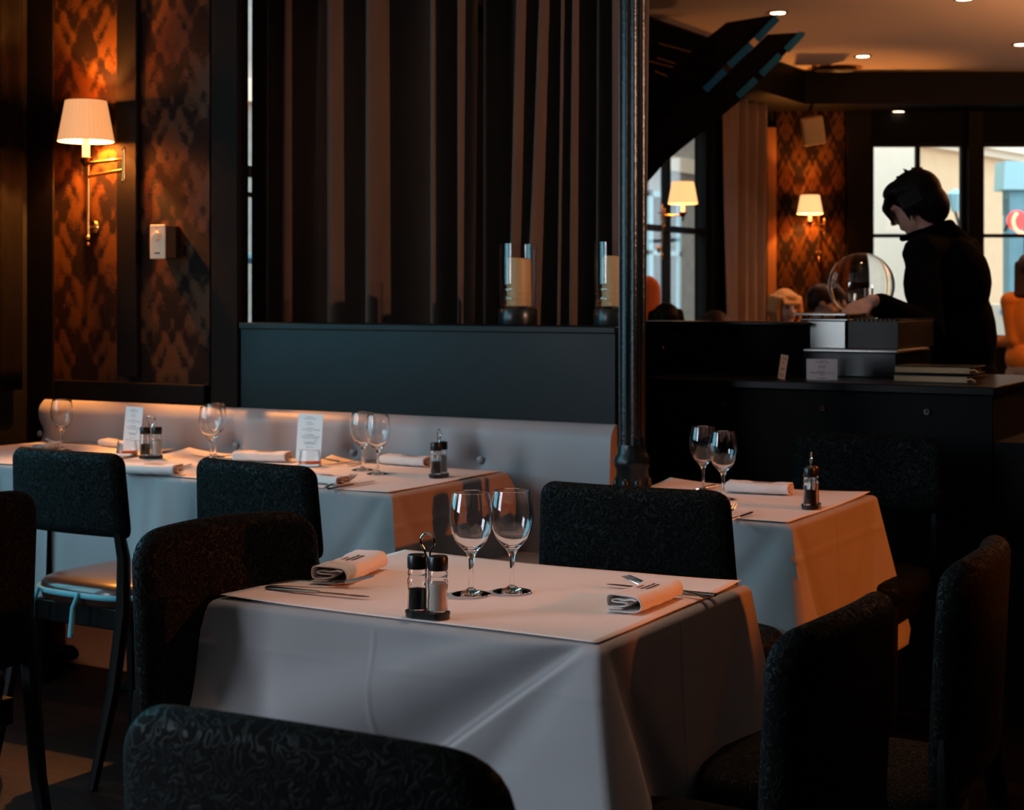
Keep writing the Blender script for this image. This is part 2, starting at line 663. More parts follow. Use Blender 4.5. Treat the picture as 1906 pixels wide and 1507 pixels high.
fl = MB()
fl.prism([(U0 - .2, V0 - .2), (U1 + .2, V0 - .2), (BEND.x + .3, BEND.y + .6), (CORNER.x - .3, CORNER.y + .3)], -0.1)
structure(fl.build('floor', M['floor'], smooth=False))
ce = MB()
ce.prism([(U0 - .2, V0 - .2), (U1 + .2, V0 - .2), (BEND.x + .3, BEND.y + .6), (CORNER.x - .3, CORNER.y + .3)], 0.1, Matrix.Translation((0, 0, ZC)))
structure(ce.build('ceiling', M['ceiling'], smooth=False))

# side wall facing the street, with its four windows
wins = [(-2.3, -0.1, 0.9, 2.7), (1.1, 3.3, 0.9, 2.7), (5.2, 6.9, 1.0, 2.85), (10.15, 11.42, 1.0, 2.62)]
wall_box('wall_left', (U0, V0), (U0, CORNER.y), 0.16, [(a - V0, b - V0, c, d) for a, b, c, d in wins], ZC, M['dark_wall'])
for i, (a, b, c, d) in enumerate(wins):
    if i == 2: bz = [(1.90, .05), (1.79, .02)]
    elif i == 3: bz = [(1.80, .045)]
    else: bz = [(1.9, .05)]
    bs = [((b - a) / 2, .05)] if i != 3 else [(0.56, .05)]
    window(i + 1, (U0, a), (U0, b), c, d, bs, bz)
# back wall of the far room, square to the street corner
bw0 = CORNER


def bs_(px):
    return (WY(px, 13.25) - CORNER).dot(CAMX)


wz0, wz1 = ZY(600, 13.25), ZY(265, 13.25)
bwins = [(bs_(1622), bs_(1799)), (bs_(1828), bs_(2010))]
wall_box('wall_back', CORNER[:2], BEND[:2], 0.16, [(a, b, 0.95, wz1) for a, b in bwins], ZC, M['dark_wall'])
for i, (a, b) in enumerate(bwins):
    p0, p1 = CORNER + CAMX * a, CORNER + CAMX * b
    window(5 + i, p0[:2], p1[:2], 0.95, wz1, [(bs_(1712) - a, .034)] if i == 0 else [(.9 * (b - a), .03)], [(ZY(438, 13.25), .03)], fw=0.03)
wall_box('wall_right', (U1, V0), (U1, BEND.y), 0.16, [], ZC, M['dark_wall'], side=-1)
wall_box('wall_front', (U0, V0), (U1, V0), 0.16, [], ZC, M['dark_wall'], side=-1)

# wall stub left of the banquette: wallpapered, with its end post
PW = 4.55
wl, wr = -4.8, Wv(390, PW).x
wb = MB()
wb.span((wl, PW, 0), (wr, PW + .12, ZC))
structure(wb.build('wall_partition', M['wallpaper'], smooth=False))
pj = MB()
px0, px1 = Wv(393, 4.49).x, Wv(441, 4.49).x
pj.span((px0, 4.49, 0), (px1, 4.515, ZC))
pj.span((px0, 4.515, 0), (wr + .05, 4.70, ZC))
structure(pj.build('trim_post', M['dark_wall'], smooth=False))
tm = MB()
x = Wv(84, PW).x
tm.span((wl, PW - .05, 0), (x, PW, ZC))
x2 = Wv(100, PW).x
tm.span((x, PW - .02, 1.0), (x2, PW, ZC), 0.004)
structure(tm.build('trim_edge', M['pilaster'], smooth=False))
tm = MB()  # flat moulding between the two wallpaper fields
a_, b_ = Wv(225, PW).x, Wv(262, PW).x
tm.span((a_, PW - .025, 1.0), (b_, PW, ZC), 0.004)
tm.span((wl, PW - .03, 0), (wr, PW, 0.98), 0.004)
structure(tm.build('trim_field', M['dark_paint'], smooth=False))
dc = MB()
dc.span((wl, PW - .06, 0), (wl + .14, PW - .05, ZC))
structure(dc.build('trim_corner', M['dark_paint'], smooth=False))

# low partition behind the banquette with its ledge
pu0, pu1 = -3.86, Wv(1146, 4.5).x
pt = MB()
pt.span((pu0 + .13, 4.50, 0), (pu1, 4.66, 1.195), 0.003)
pt.span((pu0 + .13, 4.488, 1.19), (pu1 + .005, 4.675, 1.213), 0.004)
structure(pt.build('wall_screen', M['panel'], smooth=False))

# far room: dropped soffit round the raised ceiling
sf = MB()
p1c = WY(1498, 12.75)
tray_u = p1c.x
inner = CORNER - CAMY * 0.5
sf.span((U0, 4.9, 2.84), (tray_u, CORNER.y + .05, ZC - .001))
rot = Matrix.Rotation(YAW, 3, 'Z')
c_ = (CORNER + BEND) / 2 - CAMY * 0.25
sf.box((c_.x, c_.y, (2.84 + ZC) / 2), (BACKLEN + 0.6, 0.5, ZC - 2.84 - .002), rot)
structure(sf.build('trim_soffit', M['dark_paint'], smooth=False))
bm_ = MB()   # header over the opening, front room is darker
bm_.span((U0, 4.50, 2.62), (Wv(1200, 4.4).x, 4.72, ZC - .001))
structure(bm_.build('trim_header', M['dark_wall'], smooth=False))

# pilasters and wallpaper field on the far back wall
def on_back(px, z, off=0.0, Y=13.25):
    p = WY(px, Y - off)
    return Vector((p.x, p.y, z))


def back_slab(name, pxa, pxb, za, zb, th, m, off=0.0):
    a, b = on_back(pxa, 0, off), on_back(pxb, 0, off)
    mb = MB()
    c = (a + b) / 2 - CAMY * (th / 2)
    mb.box((c.x, c.y, (za + zb) / 2), ((b - a).length, th, zb - za), rot)
    return structure(mb.build(name, m, smooth=False))


back_slab('wall_papered', 1444, 1572, 0.9, 2.84, 0.012, M['wallpaper'])
back_slab('trim_pilaster', 1427, 1443, 0.9, 2.7, 0.05, M['pilaster'])
back_slab('trim_casing', 1574, 1618, 0.9, 2.84, 0.07, M['dark_paint'])
back_slab('trim_mullion', 1800, 1827, 0.9, 2.84, 0.05, M['dark_paint'])
sp_ = MB()
a_ = 10.2
sp_.span((U0, 10.02, 0.9), (U0 + .012, 10.14, 2.8))
structure(sp_.build('trim_side', M['pilaster'], smooth=False))
sp_ = MB()
sp_.span((U0, 9.0, 0.9), (U0 + .010, 10.02, 2.8))
structure(sp_.build('wall_side_paper', M['wallpaper'], smooth=False))

# ---------------------------------------------------------------- outdoors
st = MB()
st.span((-30, -20, -0.3), (-4.99, 60, -0.06))
o = st.build('street', M['asphalt'], smooth=False)
structure(o)
st = MB()
c0 = (CORNER + BEND) / 2 + CAMY * 14.5
st.box((c0.x + 2, c0.y, -0.18), (40, 28, 0.24), rot)
structure(st.build('street_back', M['asphalt'], smooth=False))


def house(name, label, c, L, D, Hh, m, rz, front):
    """front(e): adds parts on the face at local y=-D/2"""
    e = thing(name, label, 'building', c, rz)
    mb = MB()
    mb.span((-L / 2, -D / 2, 0), (L / 2, D / 2, Hh))
    mb.build('wall', m, e, smooth=False)
    front(e)
    return e


def win_part(e, x, z, w, h, y, mframe, mglass):
    mb = MB()
    for (a, b, c, d) in ((-w / 2, w / 2, 0, .08), (-w / 2, w / 2, h - .08, h), (-w / 2, -w / 2 + .08, 0, h), (w / 2 - .08, w / 2, 0, h), (-.03, .03, 0, h), (-w / 2, w / 2, h * .5, h * .5 + .06)):
        mb.span((x + a, y - .08, z + c), (x + b, y, z + d))
    f = mb.build('window', mframe, e, smooth=False)
    g = MB()
    g.span((x - w / 2 + .04, y - .03, z + .04), (x + w / 2 - .04, y - .02, z + h - .04))
    g.build('pane', mglass, f, smooth=False)


# cream house opposite the far windows
YB = 24.0
HA = YAW + R(50)
hx_ = Vector((math.cos(HA), math.sin(HA), 0))
hc = WY(1755, 25.0) + hx_ * 2.5 + Vector((-math.sin(HA), math.cos(HA), 0)) * 2


def f_cream(e):
    y = -2.0
    mb = MB()
    mb.span((-4.5, y - .30, 3.68), (4.5, y, 3.85))
    mb.span((-4.5, y - .15, 3.58), (4.5, y, 3.68))
    mb.build('cornice', M['render_white'], e, smooth=False)
    for x in (-3.4, -1.7, 0, 1.7, 3.4):
        win_part(e, x, 4.0, 1.0, 1.6, y, M['render_white'], M['dark_window'])
    mb = MB()
    for k in range(45):
        mb.tube([(-4.4 + k * .2, y - .26, 3.85), (-4.4 + k * .2, y - .26, 4.4)], .012, 5)
    mb.tube([(-4.5, y - .26, 4.4), (4.5, y - .26, 4.4)], .02, 6)
    mb.build('balcony_rail', M['iron'], e)


house('town_house', 'cream rendered town house with cornice across the street behind the barman', hc, 9, 4, 7.5, M['render_cream'], HA, f_cream)
hw = WY(1560, 21.5)


def f_white(e):
    win_part(e, -1.2, 3.4, .9, 1.5, -1.0, M['render_grey'], M['dark_window'])


house('corner_house', 'white rendered house corner seen through the far left window pane', (hw.x, hw.y, 0), 1.55, 2, 7, M['render_white'], YAW, f_white)

# teal shopfront to the right
sh = WY(1985, 19.5)
e = thing('shop_front', 'teal painted shop front with a dark window at the right edge', 'shop front', (sh.x, sh.y, 0), YAW)
mb = MB()
mb.span((-.70, 0, 0), (-.52, .25, 2.5))
mb.span((.9, 0, 0), (1.1, .25, 2.5))
mb.span((-.70, -.02, 2.3), (1.1, .27, 2.6))
mb.span((-.70, 0, 0), (1.1, .25, .55))
mb.build('frame', M['teal'], e, smooth=False)
mb = MB()
mb.prism([(-.8, 2.6), (1.2, 2.6), (1.2, 2.85), (-.78, 2.95)], .4, Matrix.Rotation(PI / 2, 4, 'X') @ Matrix.Translation((0, 0, -.3)))
mb.build('canopy', M['teal_light'], e, smooth=False)
mb = MB()
mb.span((-.55, .1, .5), (.95, .14, 2.35))
mb.build('shop_window', M['dark_window'], e, smooth=False)
nn = WY(1893, 19.0, ZY(410, 19.0))
e = thing('neon_sign', 'glowing red and orange round neon sign outside the rightmost window', 'neon sign', nn, YAW)
mb = MB()
mb.lathe([(0, -.02), (.11, -.02), (.12, 0), (.11, .02), (0, .02)], 24, (0, 0, 0), Matrix.Rotation(PI / 2, 3, 'X'))
mb.build('disc', M['neon'], e)
mb = MB()
mb.tube([(.14 * math.cos(t) + .08, -.05, .14 * math.sin(t) - .02) for t in [R(a) for a in range(130, 330, 12)]], .022, 8)
mb.build('tube', M['neon_w'], e)
mb = MB()
mb.tube([(0, 0.02, 0), (0, .30, 0), (0, .46, -.1)], .02, 8)
mb.build('bracket', M['iron'], e)
# signboard and planter beyond the windows
pl = WY(1862, 17.0)
e = thing('street_bollard', 'white street box with a blue dot behind the far window', 'street box', (pl.x, pl.y, 0), YAW)
mb = MB()
mb.span((-.12, -.1, 0), (.12, .1, 1.22), .01)
mb.build('body', M['render_white'], e, smooth=False)
mb = MB()
mb.lathe([(0, -.005), (.035, -.005), (.035, .005), (0, .005)], 16, (0, -.106, 1.14), Matrix.Rotation(PI / 2, 3, 'X'))
mb.build('blue_dot', mat('blue paint', (.02, .4, .8), .4), e)
sd = WY(1778, 18.0, ZY(372, 18.0))
e = thing('street_lantern', 'pale blue street lantern on a bracket behind the barman', 'lantern', sd, YAW)
e.scale = (.65,) * 3
mb = MB()
mb.lathe([(0, -.22), (.06, -.2), (.13, .05), (.14, .1), (.05, .18), (0, .2)], 8)
mb.build('lamp_housing', M['teal_light'], e)
mb = MB()
mb.tube([(0, 0, -.2), (.1, .1, -.45), (.25, .6, -.6), (.3, 5.0, -.62)], .025, 8)
mb.build('bracket', M['iron'], e)

# houses over the side street


def f_side(e):
    for k in range(-4, 8):
        win_part(e, k * 1.9, 1.0, 1.0, 1.7, -2.0, M['teal_light'], M['dark_window'])
        win_part(e, k * 1.9, 3.6, 1.0, 1.7, -2.0, M['render_white'], M['dark_window'])
    mb = MB()
    mb.span((-9, -2.1, 0), (15, -2, .7))
    mb.build('plinth', M['render_white'], e, smooth=False)
    mb = MB()
    mb.span((-9, -2.1, 3.0), (15, -2, 3.2))
    mb.build('cornice', M['render_white'], e, smooth=False)


house('street_house', 'grey house with pale blue windows across the side street', (-11.0, 12.0, 0), 26, 4, 9, M['render_grey'], PI / 2, f_side)
e = thing('street_railing', 'teal street railing outside the narrow gap beside the curtain', 'railing', (-6.6, 6.6, 0), PI / 2)
mb = MB()
for z in (.12, 1.55): mb.tube([(-1.6, 0, z), (2.4, 0, z)], .035, 8)
mb.build('rail', M['teal'], e)
for k in range(9):
    mb = MB()
    mb.span((-1.6 + k * .45, -.03, 0), (-1.54 + k * .45, .03, 1.55), .005)
    mb.build('post', M['teal'], e, smooth=False)

# ---------------------------------------------------------------- cloth drapes
def drape(name, sx, sy, top, drop, label, seed=1, folds=.006, near=None, flare=(.08, .08, .08, .08), base=.012, crease=None, mtl=None):
    """cloth laid on a box table centred on 0. Corners 0..3 = left-front, right-front, right-back, left-back;
    flare = how far each corner cone swings out; near = extra folded flap left of the right-front corner; crease = pressed folds"""
    rng = random.Random(seed)
    e = .010
    hx, hy = sx / 2 + e, sy / 2 + e
    fl_ = [(rng.uniform(0, 1), rng.uniform(.015, .035), rng.uniform(-1, 1)) for _ in range(26)]
    sides = [(Vector((-hx, -hy, 0)), Vector((1, 0, 0)), 2 * hx, Vector((0, -1, 0))), (Vector((hx, -hy, 0)), Vector((0, 1, 0)), 2 * hy, Vector((1, 0, 0))),
             (Vector((hx, hy, 0)), Vector((-1, 0, 0)), 2 * hx, Vector((0, 1, 0))), (Vector((-hx, hy, 0)), Vector((0, -1, 0)), 2 * hy, Vector((-1, 0, 0)))]
    per = sum(q[2] for q in sides)
    cols = []
    NR = 46 if not near else 90
    pos = 0
    step = .0075 if not near else .004
    for si, (o_, d_, L, n_) in enumerate(sides):
        k = int(L / step)
        for i in range(k):
            # denser towards the corners
            s = i / k if not (near and si == 0) else i / k
            cols.append((si, s * L, o_, d_, L, n_))
    ts = [0, .004, .010, .018] + [.03 + (1 - .03) * (j / (NR - 1)) for j in range(NR)]

    def ss(a, b_, x):
        t = min(1, max(0, (x - a) / (b_ - a)))
        return t * t * (3 - 2 * t)
    rows = [[] for _ in ts]
    mb = MB()
    for si, s, o_, d_, L, n_ in cols:
        g = (sum(q[2] for q in sides[:si]) + s) / per
        dl, dr = s, L - s
        cl, crn = flare[si], flare[(si + 1) % 4]
        # corner normal blending
        nprev = sides[si - 1][3]
        nnext = sides[(si + 1) % 4][3]
        for j, t in enumerate(ts):
            h = t * drop[si] if True else 0
            hh = t * .45
            out = base * min(1, t / .02) ** .5 + .018 * t
            # ridge cones
            wl_, wr_ = .012 + .20 * t, .012 + .20 * t
            kl, kr = math.exp(-(dl / wl_) ** 1.6), math.exp(-(dr / wr_) ** 1.6)
            v = cl * t * kl + crn * t * kr
            v -= .45 * cl * t * math.exp(-((dl - .02 - .26 * t) / (.02 + .07 * t)) ** 2)
            nearside = near and si == 0
            if not nearside:
                v -= .45 * crn * t * math.exp(-((dr - .02 - .26 * t) / (.02 + .07 * t)) ** 2)
            else:
                c_ = near(t)
                v -= crn * t * kr
                w_ = .022 + .03 * t
                inside = 1 - ss(c_ - w_, c_ + w_ * .2, dr)
                flap = t ** .8 * (.105 - .02 * math.sin(PI * min(1, dr / max(c_, .02))) - .018 * math.exp(-((dr - c_ * .55) / (.03 + .02 * t)) ** 2))
                q_ = (dr - c_) / (.03 + .16 * t ** .6)
                dip = t ** .6 * (-.095 * math.exp(-q_ * q_ if q_ > 0 else 0) + .035 * math.exp(-((q_ - 2.6) / 1.3) ** 2))
                v += inside * flap + (1 - inside) * dip
            # soft random folds
            for c0, w0, a0 in fl_:
                dg_ = min(abs(g - c0), 1 - abs(g - c0)) * per
                v += folds * a0 * t * math.exp(-(dg_ / (w0 * (1 + t))) ** 2)
            if crease:
                for cs, cx0, cz, am in crease:
                    if cs == si and cx0 is not None: v += am * math.exp(-((s - cx0) / .0035) ** 2) * ss(.02, .06, t)
                    if cs == si and cz is not None: v += am * math.exp(-((t * .45 - cz) / .004) ** 2)
            bl = .5 * math.exp(-dl / (.006 + .06 * t))
            br = .5 * math.exp(-dr / (.006 + .06 * t))
            nn_ = (n_ * (1 - bl - br) + nprev * bl + nnext * br)
            nn_.normalize()
            # corner points of both sides must meet
            corner = 1.0 + .38 * max(2 * bl, 2 * br) ** 3
            p = o_ + d_ * s + nn_ * (out + v) * corner
            z = top + .0015 - (0 if t == 0 else h) * (1 - .04 * (kl + kr) * t)
            if t == 0: p = o_ + d_ * s
            rows[j].append(mb.bm.verts.new((p.x, p.y, max(z, .01))))
    n = len(cols)
    for j in range(len(ts) - 1):
        for i in range(n):
            mb.bm.faces.new((rows[j][i], rows[j][(i + 1) % n], rows[j + 1][(i + 1) % n], rows[j + 1][i]))
    # flat top
    mb.bm.faces.new(rows[0])
    o = mb.build(name, mtl or M['cloth'], angle=80)
    sd_ = o.modifiers.new('thickness', 'SOLIDIFY')
    sd_.thickness = 0.0012
    sd_.offset = -1
    tag(o, label, 'tablecloth')
    return o


def sheet(name, u0, u1, v0, v1, z, label, curl=(0, 0, 0, 0), seed=0, sag=0.006):
    """thin paper with corner curls (lf, rf, rb, lb)"""
    rng = random.Random(seed)
    ph = [rng.uniform(0, 6) for _ in range(4)]
    cu, cv = (u0 + u1) / 2, (v0 + v1) / 2
    W_, D_ = u1 - u0, v1 - v0

    def fn(s, t):
        x, y = -W_ / 2 + s * W_, -D_ / 2 + t * D_
        zz = 0.0008
        for c, (cs, ct) in zip(curl, ((0, 0), (1, 0), (1, 1), (0, 1))):
            d = math.hypot((s - cs) * W_, (t - ct) * D_)
            zz += c * max(0, 1 - d / .2) ** 2
        edge = min(s, 1 - s, t, 1 - t)
        zz += .0014 * max(0, 1 - edge / .12) * (1 + math.sin(s * 9 + ph[0]) * math.cos(t * 8 + ph[1]))
        return Vector((x, y, zz))
    mb = MB()
    mb.grid(fn, 44, 40)
    o = mb.build(name, M['paper'])
    sd_ = o.modifiers.new('thickness', 'SOLIDIFY')
    sd_.thickness = 0.0006
    sd_.offset = 1
    o.location = (cu, cv, z)
    tag(o, label, 'paper table cover', 'paper table covers')
    return o


def table(u0, u1, v0, v1, label):
    cu, cv = (u0 + u1) / 2, (v0 + v1) / 2
    e = thing('dining_table', label, 'table', (cu, cv, 0), 0, 'dining tables')
    a, b = (u1 - u0) / 2, (v1 - v0) / 2
    a, b = a - .022, b - .022
    MB().span((-a, -b, .712), (a, b, .741), .006).build('tabletop', M['chair_wood'], e, smooth=False)
    MB().lathe([(0, .02), (.05, .02), (.035, .08), (.03, .4), (.035, .66), (.08, .715), (0, .715)], 20).build('pedestal', M['black_matte'], e)
    mb = MB()
    for k in range(4):
        t = k * PI / 2 + PI / 4
        mb.tube([(0, 0, .05), (.2 * math.cos(t), .2 * math.sin(t), .03), (.29 * math.cos(t), .29 * math.sin(t), .012)], [.03, .022, .012], 8)
    mb.build('base', M['black_matte'], e)
    return e


FT = (-1.945, -1.175, 2.305, 2.905)
RT = (-1.985, -1.385, 3.755, 4.40)
T1 = (-3.235, -2.575, 3.765, 4.37)
T2 = (-3.875, -3.245, 3.765, 4.37)
T3 = (-4.62, -3.925, 3.765, 4.37)
table(*FT, 'front square dining table under the grey cloth with two large glasses')
table(*RT, 'right hand dining table by the bar under an orange lit cloth')
table(*T1, 'rightmost banquette table beneath the long grey cloth')
table(*T2, 'middle banquette table behind the left chairs beneath the long cloth')
table(*T3, 'far left banquette table in the corner beneath its own cloth')
TZ = 0.745


def place_cloth(o, rect):
    o.location = ((rect[0] + rect[1]) / 2, (rect[2] + rect[3]) / 2, 0)


def near_flap(t):
    return .02 + .62 * t ** .95


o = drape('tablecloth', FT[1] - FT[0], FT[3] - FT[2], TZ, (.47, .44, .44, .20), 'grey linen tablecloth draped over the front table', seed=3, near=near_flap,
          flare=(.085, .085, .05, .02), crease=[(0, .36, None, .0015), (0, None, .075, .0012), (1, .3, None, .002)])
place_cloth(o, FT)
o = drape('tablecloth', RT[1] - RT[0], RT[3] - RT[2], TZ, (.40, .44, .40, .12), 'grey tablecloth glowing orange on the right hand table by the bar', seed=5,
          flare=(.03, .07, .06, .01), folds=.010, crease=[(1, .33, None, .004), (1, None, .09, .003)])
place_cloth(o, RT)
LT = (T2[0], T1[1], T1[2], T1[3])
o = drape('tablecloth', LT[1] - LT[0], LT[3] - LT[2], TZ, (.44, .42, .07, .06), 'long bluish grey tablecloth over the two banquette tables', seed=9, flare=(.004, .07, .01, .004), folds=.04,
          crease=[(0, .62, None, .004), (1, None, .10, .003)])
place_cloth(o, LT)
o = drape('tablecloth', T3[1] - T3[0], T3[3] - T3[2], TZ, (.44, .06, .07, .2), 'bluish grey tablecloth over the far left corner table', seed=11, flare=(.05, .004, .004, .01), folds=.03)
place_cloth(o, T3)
PZ = TZ + .0035
sheet('table_paper', FT[0] - .008, FT[1] + .008, FT[2] - .008, FT[3] + .008, PZ, 'pinkish paper cover on the front table under two large glasses', (.004, 0, .006, .002), 1)
sheet('table_paper', RT[0] - .008, RT[1] + .008, RT[2] - .008, RT[3] + .008, PZ, 'pinkish paper cover on the right hand table by the bar', (.0, .0, .006, .012), 2)
sheet('table_paper', T1[0] + .0, T1[1] + .005, T1[2] - .01, T1[3] + .01, PZ, 'pinkish paper cover on the rightmost banquette table', (.0, .0, .002, .02), 3)
sheet('table_paper', T2[0] + .01, T2[1] - .004, T2[2] - .01, T2[3] + .01, PZ + .0003, 'pinkish paper cover on the middle banquette table', (.0, .0, .0, .016), 4)
sheet('table_paper', T3[0] + .0, T3[1] - .004, T3[2] - .01, T3[3] + .01, PZ, 'pinkish paper cover on the far left corner table', (.0, .0, .008, .0), 5)
SZ = PZ + .0042

# ---------------------------------------------------------------- banquette
bq = thing('banquette', 'long grey leather button backed banquette along the dark screen', 'banquette', (-3.4, 4.5, 0))
bu0, bu1 = -4.70 + 3.4, Wv(1139, 4.46).x + 3.4
btn = [Wv(438, 4.47).x, Wv(656, 4.47).x, Wv(893, 4.47).x]
btn = [btn[0] - .98, btn[0] - .49] + btn
btn = [b + 3.4 for b in btn]
ZB = .772


def backf(s, t):
    x = bu0 + s * (bu1 - bu0)
    z = .47 + t * (.905 - .47)
    y = -.045 - .012 * math.sin(PI * min(1, max(0, t)))
    if t > .9: y += .03 * ((t - .9) / .1) ** 2
    for b in btn:
        d2 = ((x - b) / .045) ** 2 + ((z - ZB) / .045) ** 2
        y += .032 * math.exp(-d2)
        y += .010 * math.exp(-((x - b) / .02) ** 2) * (1 if z > ZB else .5) * math.exp(-((z - ZB) / .12) ** 2)
    return Vector((x, y, z))


mb = MB()
vs = mb.grid(backf, 240, 44)
# close to the wall
top = [v[-1] for v in vs]
tb = [mb.bm.verts.new((v.co.x, -.002, v.co.z + .001)) for v in top]
for i in range(len(top) - 1): mb.bm.faces.new((top[i], top[i + 1], tb[i + 1], tb[i]))
for col_ in (vs[0], vs[-1]):
    sb = [mb.bm.verts.new((v.co.x, -.002, v.co.z)) for v in col_]
    for i in range(len(col_) - 1): mb.bm.faces.new((col_[i], col_[i + 1], sb[i + 1], sb[i]))
mb.build('backrest', M['leather'], bq)
for b in btn:
    mb = MB()
    mb.ball((b, -.028, ZB), (.013, .009, .013), sub=2)
    mb.build('button', M['leather'], bq)
mb = MB()
mb.span((bu0, -.40, .38), (bu1, -.035, .49), .02)
mb.build('seat', M['leather'], bq)
mb = MB()
mb.span((bu0 + .02, -.36, 0), (bu1 - .01, -.01, .38), .004)
mb.build('plinth', M['orange_fabric'], bq, smooth=False)

# ---------------------------------------------------------------- cast iron column
cp = Wv(1177, 4.22)
e = thing('iron_column', 'slender dark cast iron column with fluted shaft beside the banquette', 'column', (cp.x, cp.y, 0))
rf = lambda t, z: 1 - .11 * abs(math.sin(6 * t)) ** .6
mb = MB()
mb.lathe([(.040, .86), (.040, 1.6), (.039, 3.099)], 96, rfun=rf)
mb.build('shaft', M['iron_col'], e, angle=70)
mb = MB()
mb.lathe([(0, 0), (.085, 0), (.085, .06), (.07, .10), (.05, .14), (.044, .3), (.044, .68), (.052, .70), (.046, .715), (.05, .76), (.047, .80), (.054, .815), (.054, .835), (.044, .85), (.041, .875), (0, .875)], 40)
for k in range(8):
    t = k * PI / 4
    mb.ball((.048 * math.cos(t), .048 * math.sin(t), .76), (.012, .012, .022), sub=2)
mb.build('base', M['iron_col'], e)
pb = Wv(1197, 4.28)
e2 = MB()
e2.span((pb.x - .050, pb.y - .0, 0), (pb.x - .002, pb.y + .02, ZC - .001), .002)
structure(e2.build('trim_pillar', M['black_matte'], smooth=False))

# ---------------------------------------------------------------- curtains


def curtain(name, label, x0, x1, y, z0, z1, folds, m, group=None, axis='x', n=260, swing=0.0, thick=.003):
    """folds: list of (pos, width, depth, lean) ridges"""
    def fn(s, t):
        x = x0 + s * (x1 - x0)
        z = z0 + t * (z1 - z0)
        d = 0
        for p, w, a, lean in folds:
            c = p + lean * (t - .3)
            d += a * math.exp(-((x - c) / (w * (1.15 - .3 * t))) ** 2)
        d += .003 * math.sin(x * 61 + 2 * t)
        if axis == 'x': return Vector((x, y - d, z))
        return Vector((y + d, x, z))
    mb = MB()
    mb.grid(fn, n, 24)
    o = mb.build(name, m, angle=180)
    sd_ = o.modifiers.new('thickness', 'SOLIDIFY')
    sd_.thickness = thick
    tag(o, label, 'curtain', group)
    return o


CV = 5.02
cx_ = lambda px: Wv(px, CV - .17).x


def folds_px(lst):
    return [(cx_(a), w, d, ln) for a, w, d, ln in lst]


curtain('curtain', 'taupe velvet curtain with broad folds hanging at the left behind the screen', Wv(470, CV).x, cx_(868), CV, 1.0, 2.95,
        folds_px([(480, .05, .10, 0), (540, .06, .20, .01), (585, .05, .12, .01), (634, .06, .24, -.01), (700, .055, .22, .0), (812, .04, .20, .0), (868, .03, .22, .0)]), M['curtain'], 'velvet curtains behind the screen')
curtain('curtain', 'taupe velvet curtain with slanting pleats behind the glass candle holder', cx_(868) + .012, cx_(1175), CV, 1.0, 2.95,
        folds_px([(893, .014, .14, .0), (968, .034, .22, .05), (1000, .028, .20, .08), (1043, .014, .18, .03), (1066, .014, .18, .02), (1105, .014, .14, .01), (1150, .04, .2, .0)]), M['curtain'], 'velvet curtains behind the screen')
# left corner curtain
lc = []
for v, a in ((3.55, .05), (3.7, .06), (3.86, .05), (4.0, .06), (4.16, .05), (4.30, .05), (4.40, .03)):
    lc.append((v, .04, a, 0))
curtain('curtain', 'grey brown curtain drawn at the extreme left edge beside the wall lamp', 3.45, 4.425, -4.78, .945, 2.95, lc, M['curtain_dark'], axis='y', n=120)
# far side curtain
fc = [(11.5 + k * .135, .04, .10 + .03 * math.sin(k * 2.1), .03) for k in range(5)]
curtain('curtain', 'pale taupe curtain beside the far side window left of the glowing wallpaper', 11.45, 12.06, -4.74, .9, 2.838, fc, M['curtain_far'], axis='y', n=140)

# ---------------------------------------------------------------- wall lamps


def pleat(t, z):
    return 1 + .018 * math.cos(36 * t)


def sconce(loc, rz, label, side=1, sh=M['shade'], scale=1.0, power=6, swing=(.19, .11), group=None, shade_at=(-.0, .17)):
    """local: wall plane y=0, room towards -y; origin = rod foot height on the wall"""
    e = thing('wall_lamp', label, 'wall lamp', loc, rz, group)
    e.scale = (scale,) * 3
    ex, ey = swing
    sx_, sy_ = shade_at
    mb = MB()
    mb.tube([(0, -.03, 0), (0, -.03, .36)], .0055, 10)
    mb.ball((0, -.03, 0), .011, sub=2)
    mb.ball((0, -.03, -.025), .008, sub=2)
    mb.tube([(0, 0, .04), (0, -.03, .04)], .006, 8)
    mb.tube([(0, 0, .30), (0, -.03, .30)], .006, 8)
    mb.build('rod', M['brass'], e)
    mb = MB()
    mb.lathe([(0, 0), (.028, .002), (.024, .01), (0, .014)], 20, (0, 0, .04), Matrix.Rotation(PI / 2, 3, 'X'))
    mb.build('wall_plate', M['brass'], e)
    mb = MB()
    mb.tube([(0, -.03, .235), (ex, -ey, .235)], .0065, 10)
    mb.tube([(ex, -ey, .275), (sx_, -sy_, .275)], .0065, 10)
    mb.tube([(ex, -ey, .205), (ex, -ey, .31)], .007, 10)
    mb.ball((ex, -ey, .197), .009, sub=2)
    mb.ball((ex, -ey, .315), .009, sub=2)
    mb.build('swing_arm', M['brass'], e)
    mb = MB()
    mb.lathe([(0, .235), (.006, .236), (.009, .25), (.007, .262), (.016, .275), (.028, .292), (.03, .297), (.012, .3), (0, .3)], 20, (sx_, -sy_, 0))
    mb.build('candle_cup', M['gold_dark'], e)
    mb = MB()
    mb.lathe([(0, .298), (.0135, .298), (.0135, .385), (0, .385)], 16, (sx_, -sy_, 0))
    mb.build('candle_tube', M['bulb'], e)
    mb = MB()
    mb.lathe([(.104, .358), (.076, .512), (.074, .512), (.102, .358)], 144, (sx_, -sy_, 0), close=True, rfun=pleat)
    mb.build('lamp_shade', sh, e, angle=80)
    p = Vector((sx_, -sy_ + .035, .44)) * scale
    p.rotate(Matrix.Rotation(rz, 3, 'Z'))
    point_light('lamp_bulb', Vector(loc) + p, power, (1.0, .36, .07), .012)
    return e


